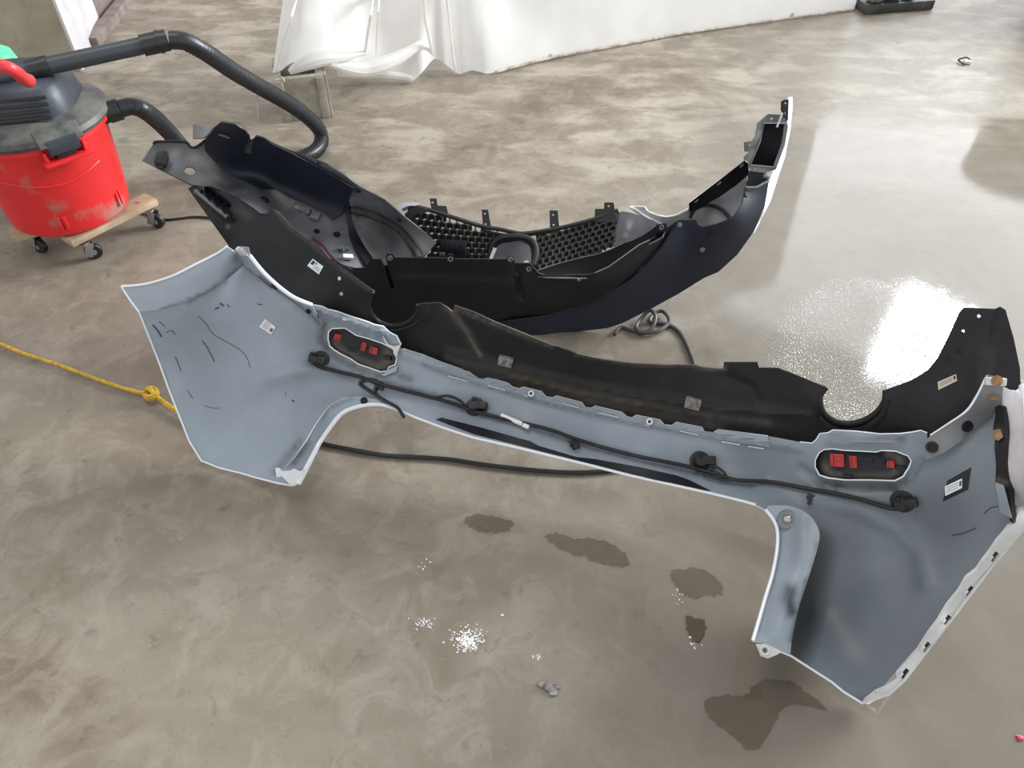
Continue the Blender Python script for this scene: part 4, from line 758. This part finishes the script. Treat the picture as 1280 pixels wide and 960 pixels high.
def caster(p, yaw):
    m = T((p.x, p.y, 0)) @ Matrix.Rotation(yaw, 4, 'Z')
    mb = MB(); mb.cyl(m @ T((0, 0, .066)), .022, .006, 16)
    for s in (-1, 1): mb.box(m @ T((.012, .015 * s, .045)) @ Matrix.Rotation(.35, 4, 'Y'), (.026, .003, .055), 0, .001)
    k = mb.build('caster', M_steel, dl)
    mb = MB(); mb.lathe(m @ T((.022, -.011, .029)) @ Matrix.Rotation(-math.pi / 2, 4, 'X'), [(0, 0), (.025, 0), (.029, .004), (.029, .018), (.025, .022), (0, .022)], 24); mb.build('wheel', M_rubber, k)
    mb = MB(); mb.lathe(m @ T((.022, -.013, .029)) @ Matrix.Rotation(-math.pi / 2, 4, 'X'), [(0, 0), (.010, 0), (.010, .026), (0, .026)], 12); mb.build('hub', M_midgrey, k)
for p, yw in ((bA + dx * .045, .5), (bB - dx * .03, -.2), (pL + Vector((.05, .02, 0)), -.3), (cB - dx * .03, 1), (cA + dx * .03, 2)): caster(p, yw)
for p in (bA + dx * .04, bB - dx * .05):
    mb = MB(); mb.cyl(T((p.x, p.y, .112)), .009, .004, 10); mb.build('bolt_head', M_steel, dl)

# ------------------------------------------------------------------ white tarp
tarp = thing('white_tarp', P(640, 60), 'hanging white plastic tarp with bunched hem, along the back of the floor', 'tarp')
M_tarp = mat('white_poly_tarp', (.86, .85, .82), .4, var=.04, scale=8, bump=.3, bscale=18)
nt = M_tarp.node_tree; tr = nt.nodes.new('ShaderNodeBsdfTranslucent'); tr.inputs[0].default_value = (.9, .89, .86, 1); ms = nt.nodes.new('ShaderNodeMixShader'); ms.inputs[0].default_value = .45
nt.links.new(nt.nodes['Principled BSDF'].outputs[0], ms.inputs[1]); nt.links.new(tr.outputs[0], ms.inputs[2]); nt.links.new(ms.outputs[0], nt.nodes['Material Output'].inputs[0])
# hem pixels (u, v, z) from left to right, hem sits on the floor at the right, on the block at the left
hem = [(341, 91, .20), (352, 88, .21), (362, 80, .23), (384, 75, .235), (411, 80, .20), (420, 86, .15), (440, 91, .08), (470, 92, .05), (500, 95, .03), (516, 100, .02), (528, 90, .05), (543, 74, .07), (556, 80, .02), (572, 92, .005), (580, 91, .005), (590, 88, .02), (600, 90, .015), (612, 92, .005), (640, 84, .005), (700, 69, .008), (760, 58, .008), (830, 45, .006), (900, 34, .006), (980, 23, .006), (1068, 11, .006)]
pts = [np.array(P(*h)) for h in hem]; hm = np.array(cr(pts, 8)); n = len(hm); v = []; f = []
H = 2.0; rows = 26; s = np.linspace(0, 1, n); x = hm[:, 0]
rs = np.random.RandomState(3)
for k in range(rows + 1):
    t = (k / rows) ** 1.7; row = hm.copy(); row[:, 2] = hm[:, 2] + t * (H - hm[:, 2])
    fold = .05 * np.sin(x * 9 + 2 * t) * np.exp(-((x + .5) / .75) ** 2) + .02 * np.sin(x * 17 + 5 * t) * np.exp(-((x + .7) / .6) ** 2) + .012 * np.sin(x * 4.3 - 3 * t)
    crink = .012 * np.sin(x * 31 + 25 * t) * np.exp(-(t / .05) ** 2) + .01 * np.sin(x * 13 - 30 * t)
    # the curtain straightens above the hem
    base = np.interp(x, [-1.3, -.5, .2, 2.1], [3.93, 3.98, 4.02, 4.72])
    blend = min(1, t * 5); row[:, 1] = hm[:, 1] * (1 - blend) + base * blend + (fold + crink) * min(1, t * 12)
    row[:, 0] = x + .04 * t * np.sin(x * 7)
    if t > 0: row[:, 0] = np.where(s < .1, row[:, 0] + .12 * t, row[:, 0])
    v += [tuple(r) for r in row]
for k in range(rows):
    for i in range(n - 1): f.append((k * n + i, k * n + i + 1, (k + 1) * n + i + 1, (k + 1) * n + i))
mb = MB(); mb.add(v, f); mb.build('tarp_sheet', M_tarp, tarp, 80)
# bunched rolls along the hem and two gathered seams
def on_curtain(u, v, z):
    d = ray(u, v); y = 3.95
    for _ in range(4): x_ = d.x * y / d.y; y = float(np.interp(x_, [-1.3, -.5, .2, 2.1], [3.93, 3.98, 4.02, 4.72]))
    q = Vector((0, 0, CAM_H)) + d * (y / d.y); low_q = P(u, v, z); k = min(1, max(0, (q.z - z) / .12 + .15))
    return q if q.z > .30 else low_q.lerp(q, k)
M_hem = mat('dirty_tarp_hem', (.55, .50, .42), .6, col2=(.22, .17, .12), scale=24)
def roll(pix, r, name='hem_roll', m=None):
    mb = MB(); mb.tube(cr([tuple(on_curtain(*q) if name == 'seam_fold' else P(*q)) for q in pix], 6), r, 9); mb.build(name, m or M_tarp, tarp)
roll([(362, 90, .20), (378, 81, .225), (400, 74, .235), (425, 72, .22), (456, 66, .20)], lambda t: .012 + .02 * math.sin(math.pi * min(t * 1.1, 1)))
roll([(412, 79, .215), (432, 84, .16), (455, 86, .12), (480, 80, .12), (505, 68, .13), (530, 52, .15)], lambda t: .014 + .022 * math.sin(math.pi * t))
roll([(425, 90, .09), (450, 93, .05), (480, 93, .05), (505, 96, .03), (516, 99, .02)], lambda t: .022 - .008 * t)
roll([(456, 66, .20), (460, 40, .33), (464, 15, .45), (467, -10, .56)], .006, 'seam_fold')
roll([(470, 66, .18), (471, 40, .30), (473, 10, .45), (475, -10, .55)], .004, 'seam_fold')
roll([(541, 70, .08), (536, 45, .2), (531, 20, .33), (529, -8, .47)], .008, 'seam_fold')
roll([(570, 91, .012), (566, 65, .12), (562, 30, .28), (558, -5, .45)], .006, 'seam_fold')
roll([(345, 90, .2), (354, 55, .36), (366, 15, .52), (372, -5, .62)], .005, 'seam_fold')
roll([(620, 90, .012), (690, 72, .012), (760, 59, .012), (840, 44, .01)], .007, 'dirty_hem', M_hem)
roll([(840, 44, .01), (920, 32, .01), (1000, 21, .01), (1067, 12, .01)], .006, 'dirty_hem', M_hem)
for u, v_ in ((403, 68), (688, 68), (989, 17)):
    mb = MB(); p = P(u, v_, .24 if u < 500 else .02); mb.tube([p + Vector((.008 * math.cos(a * .7854), -.02, .008 * math.sin(a * .7854))) for a in range(8)], .003, 5, closed=True); mb.build('eyelet', M_steel, tarp)
# string and hook at the tarp corner
mb = MB(); mb.tube(cr([tuple(P(*q)) for q in ((349, 93, .20), (347, 97, .18), (352, 96, .19), (356, 102, .19))], 5), .003, 6); mb.tube(cr([tuple(P(*q)) for q in ((348, 94, .2), (332, 100, .18), (324, 108, .12), (322, 128, .03), (323, 150, .004))], 5), .0018, 5)
tag(mb.build('twine', M_tan), 'thin pale twine hanging from the left tarp corner beside the hollow block', 'string')

# ------------------------------------------------------------------ hollow concrete block under the tarp
blk = thing('concrete_block', P(385, 140), 'hollow grey concrete block under the left tarp corner, behind the hose', 'block')
q0, q1 = P(354, 153), P(413, 146); bx = (q1 - q0); bx.z = 0; wdt = bx.length; bx.normalize(); by = Vector((-bx.y, bx.x, 0)); hgt = .19; dp = .25
def fr(o): return Matrix(((bx.x, by.x, 0, o.x), (bx.y, by.y, 0, o.y), (0, 0, 1, o.z), (0, 0, 0, 1)))
bm0 = fr(q0); tw = .032
def slab(mb, x0, x1, y0, y1, z0, z1): mb.box(bm0 @ T(((x0 + x1) / 2, (y0 + y1) / 2, (z0 + z1) / 2)), (x1 - x0, y1 - y0, z1 - z0), 0, .004)
mb = MB(); slab(mb, 0, wdt, 0, tw, 0, hgt); mb.build('block_face', M_block, blk)
mb = MB(); slab(mb, 0, wdt, dp - tw, dp, 0, hgt); mb.build('block_face', M_block, blk)
mb = MB(); slab(mb, 0, tw, tw - .004, dp - tw + .004, 0, hgt); slab(mb, wdt - tw, wdt, tw - .004, dp - tw + .004, 0, hgt); mb.build('block_web', M_block, blk)
mb = MB(); slab(mb, 0, wdt, dp * .52, dp * .52 + tw, 0, hgt); mb.build('block_web', M_block, blk)
for y in (.0, dp - .05):
    mb = MB(); slab(mb, wdt - .004, wdt + .014, y, y + .05, 0, hgt); mb.build('block_lug', M_block, blk)
for xx in (-.0, wdt - .035):
    mb = MB(); slab(mb, xx, xx + .035, -.010, .006, 0, hgt * .97); mb.build('block_lug', M_block, blk)
# dark slab with rubble at the far right
q0, q1 = P(1081, 19), P(1166, 12); bx = (q1 - q0); bx.z = 0; wdt = bx.length; bx.normalize(); by = Vector((-bx.y, bx.x, 0)); bm0 = fr(q0)
sl_ = thing('concrete_slab', (q0 + q1) / 2, 'dark wet concrete footing at the far end of the tarp', 'slab')
mb = MB(); mb.box(bm0 @ T((wdt / 2, .16, .026)), (wdt, .32, .052), 0, .008); mb.build('slab_body', M_slab, sl_)
for k, (x, y, sx) in enumerate(((.07, .05, .10), (.18, .06, .11), (.28, .05, .08))):
    b = bmesh.new(); bmesh.ops.create_icosphere(b, subdivisions=2, radius=.5); r2 = np.random.RandomState(k)
    for q in b.verts: q.co = q.co * (1 + .25 * (r2.rand() - .5))
    b.verts.index_update(); mb = MB(); mb.add([bm0 @ T((x, y, (.052 + sx * .33))) @ Vector((q.co.x * sx, q.co.y * sx, q.co.z * sx * .8)) for q in b.verts], [[q.index for q in ff_.verts] for ff_ in b.faces])
    tag(mb.build('rubble_lump', M_crumb), 'grey rubble lump on the dark concrete footing, %s' % ('leftmost of three', 'middle of three', 'rightmost of three')[k], 'rubble', 'rubble on the footing'); b.free()
# tall dark drum just beyond the right edge: its foot shows in the corner and it mirrors in the wet floor
DX, DY, DR_ = 3.375, 4.635, .335
dr = thing('steel_drum', (DX, DY, 0), 'dark brown steel drum just past the right edge, mirrored in the wet floor', 'drum')
mb = MB(); mb.lathe(T((DX, DY, 0)), [(0, 0)] + [(DR_ + a, z) for a, z in ((-.015, 0), (0, .012), (0, .03), (-.013, .04), (-.013, .33), (0, .35), (-.013, .37), (-.013, .70), (0, .72), (-.013, .74), (-.013, 1.02), (0, 1.03), (0, 1.06), (-.018, 1.06), (-.023, 1.035))] + [(0, 1.035)], 64); mb.build('drum_body', mat('dark_drum_paint', (.06, .042, .022), .5, var=.5, scale=7), dr)
mb = MB(); mb.cyl(T((DX - .15, DY - .15, 1.035)), .03, .02, 16); mb.build('bung', M_steel, dr)
# mint green tub beside the pillar
gp = Vector((-1.98, 2.98, 0))
gt = P(-6, 72, .45); mb = MB(); mb.lathe(T((gt.x, gt.y, 0)), [(0, 0), (.07, 0), (.075, .01), (.075, .42), (.06, .47), (.03, .49), (.03, .52), (0, .52)], 24); tag(mb.build('green_bottle', M_green), 'mint green plastic bottle at the left edge, beside the vacuum handle', 'bottle')

# ------------------------------------------------------------------ rope, cables
rope = thing('yellow_rope', P(187, 493), 'yellow rope with a knot running under the left wing of the white bumper', 'rope')
def strand(path, r, off, turns):
    p = [Vector(q) for q in path]; out = []; L_ = 0
    for i, q in enumerate(p):
        t = (p[min(i + 1, len(p) - 1)] - p[max(i - 1, 0)]).normalized(); sd_ = t.cross(Vector((0, 0, 1))).normalized(); up = sd_.cross(t)
        if i: L_ += (q - p[i - 1]).length
        a = L_ * turns + off; out.append(q + (sd_ * math.cos(a) + up * math.sin(a)) * r)
    return out
rp = cr([tuple(P(u, v_, .012)) for u, v_ in ((-30, 418), (0, 430), (30, 442), (70, 455), (110, 470), (150, 484), (181, 492))], 14)
mb = MB()
for k in range(3): mb.tube(strand(rp, .0028, k * 2.094, 180), .0034, 6)
mb.build('rope_strands', M_yellow, rope)
rp2 = cr([tuple(P(u, v_, .016)) for u, v_ in ((192, 493), (205, 503), (218, 512), (245, 525), (290, 545))], 14); mb = MB()
for k in range(3): mb.tube(strand(rp2, .0035, k * 2.094, 150), .0042, 6)
mb.build('rope_strands', M_yellow, rope)
kc = P(189, 492, .024); mb = MB(); rs = np.random.RandomState(5)
for k in range(6):
    ax = Vector(rs.randn(3)).normalized(); e1 = ax.orthogonal().normalized(); e2 = ax.cross(e1)
    mb.tube([kc + (e1 * math.cos(a * .3927) + e2 * math.sin(a * .3927)) * .018 + ax * .004 * math.sin(a) for a in range(16)], .0052, 6, closed=True)
mb.build('knot', M_yellow, rope)
def cable(name, px, r, label, cat='cable', m=M_rubber, z=None):
    mb = MB(); mb.tube(cr([tuple(P(q[0], q[1], q[2] if len(q) > 2 else r)) for q in px], 8), r, 8); return tag(mb.build(name, m), label, cat)
cable('black_cable', [(380, 548), (410, 556), (440, 562), (480, 569), (515, 571), (560, 574), (600, 580), (650, 586), (700, 590), (740, 590), (780, 586), (830, 575)], .0058, 'black cable on the floor running beneath the middle of the white bumper')
cable('black_cable', [(768, 418, .006), (776, 409, .006), (790, 413, .006), (806, 415, .01), (816, 408, .018), (819, 395, .03), (812, 388, .03), (800, 400, .014), (795, 410, .012), (803, 416, .012), (822, 414, .014), (834, 406, .012), (836, 398, .016), (828, 389, .016), (818, 392, .012), (812, 402, .008), (826, 404, .006), (840, 408, .006), (850, 416, .006), (857, 428, .006), (863, 442, .006), (868, 456, .006), (873, 475, .006)], .0062, 'looped grey-black cable on wet floor between the two bumpers', m=mat('grey_cable', (.05, .048, .046), .5))
cable('power_cord', [(150, 256), (170, 263), (185, 268), (198, 273), (210, 274.5), (225, 273), (245, 271), (270, 274), (300, 285)], .0045, 'thin black power cord on the floor by the dolly caster')

# ------------------------------------------------------------------ wet patches and small debris
def puddle_mat(name, col, alpha, rough=.06):
    m = mat(name, col, rough, var=.15, scale=20); m.node_tree.nodes['Principled BSDF'].inputs['Alpha'].default_value = alpha; return m
M_pud = puddle_mat('brown_water', (.085, .056, .022), .32); M_pud2 = puddle_mat('dark_puddle', (.075, .05, .024), .80, .38)
def puddle(poly, label, m=M_pud, jag=1.5, seed=0):
    r3 = np.random.RandomState(seed); q = cr(poly, 7, True); q = [(a + jag * r3.randn(), b + jag * .7 * r3.randn()) for a, b in q]
    top = [P(a, b, .0022) for a, b in q]; n = len(top); c_ = sum(top, Vector()) / n
    mb = MB(); low_ = [Vector((p.x, p.y, .0002)) for p in top]; tri = [(c_ + (p - c_) * .985) for p in top]
    v = tri + [c_ + (Vector((p.x, p.y, .0004)) - c_) for p in top]
    for p in v[n:]: p.z = .0004
    mb.add(v, [tuple(range(n))] + [(i, i + n, (i + 1) % n + n, (i + 1) % n) for i in range(n)]); return tag(mb.build('puddle', m), label, 'puddle')
puddle([(580, 650), (598, 643), (620, 646), (641, 652), (636, 662), (610, 666), (590, 660)], 'small brown water stain below the middle of the white bumper', seed=1)
puddle([(684, 672), (695, 666), (715, 672), (750, 674), (780, 690), (786, 706), (760, 706), (730, 696), (700, 686)], 'long brown water puddle below and right of the small stain', seed=2)
puddle([(838, 716), (860, 710), (885, 714), (905, 735), (898, 744), (884, 742), (870, 748), (850, 738)], 'irregular rusty wet stain left of the right tailgate flange', seed=3)
puddle([(858, 770), (868, 772), (880, 776), (882, 790), (874, 803), (864, 798), (860, 784)], 'small glossy rusty puddle beside the right bumper wing', M_pud2, 1.0, 4)
puddle([(880, 878), (905, 868), (930, 870), (950, 852), (985, 850), (1010, 866), (1035, 888), (1000, 880), (975, 890), (958, 925), (940, 938), (915, 920), (890, 900)], 'broad faint wet stain under the right corner of the white bumper', M_pud, 1.5, 6)
def crumb(u, v_, size, name, label, cat, m, n=1, seed=0):
    r3 = np.random.RandomState(seed); mb = MB(); p0 = P(u, v_)
    for k in range(n):
        b = bmesh.new(); bmesh.ops.create_icosphere(b, subdivisions=1, radius=1); s_ = size * (1 if k == 0 else .35 + .4 * r3.rand()); off = Vector((r3.randn() * size * .9, r3.randn() * size * .6, 0)) if k else Vector()
        b.verts.index_update(); mb.add([p0 + off + Vector((q.co.x * s_ * (1.2 + .5 * r3.rand()), q.co.y * s_ * (.8 + .4 * r3.rand()), max(0, (q.co.z * .45 + .4) * s_))) for q in b.verts], [[q.index for q in ff_.verts] for ff_ in b.faces]); b.free()
    return tag(mb.build(name, m), label, cat)
crumb(688, 860, .012, 'debris_clump', 'crumbly grey lump of debris on the floor in the foreground', 'debris', M_crumb, 9, 2)
crumb(1275, 923, .006, 'plastic_chip', 'tiny crimson plastic chip on the floor at the bottom right', 'debris', M_pink, 2, 3)
cl = thing('loose_clip', P(1207, 77), 'small loose black and white clip on the wet floor, upper right', 'clip')
mb = MB(); mb.box(T(P(1209, 77, .01)) @ Matrix.Rotation(-.2, 4, 'Z'), (.035, .022, .014), 0, .003); mb.build('clip_body', M_label, cl)
mb = MB(); mb.tube(cr([tuple(P(*q)) for q in ((1214, 76, .012), (1209, 72, .025), (1202, 73, .02), (1198, 75, .01), (1203, 79, .008), (1206, 81, .005))], 4), .004, 6); mb.build('clip_spring', M_rubber, cl)
# dried white spatter
mb = MB(); r4 = np.random.RandomState(9)
for cu, cv, sp_, nn_, sz in ((585, 800, 9, 300, .0018), (529, 779, 6, 60, .0014), (672, 822, 4, 16, .0018), (530, 706, 5, 8, .0022), (628, 769, 1, 2, .003), (868, 800, 5, 25, .0018), (850, 745, 7, 20, .0012)):
    for _ in range(nn_):
        a, b = cu + sp_ * r4.randn(), cv + sp_ * .8 * r4.randn(); p = P(a, b, .0006); r_ = sz * (.4 + r4.rand()); k0_ = r4.rand() * 6
        mb.add([p + Vector((0, 0, .0008))] + [p + Vector((r_ * (.6 + .8 * r4.rand()) * math.cos(k0_ + k * 1.047), r_ * (.6 + .8 * r4.rand()) * math.sin(k0_ + k * 1.047), 0)) for k in range(6)], [(0, k + 1, (k + 1) % 6 + 1) for k in range(6)])
o = mb.build('dried_spatter', M_spatter, kind='stuff'); tag(o, 'dried white paint spatter dotted over the foreground floor', 'spatter')
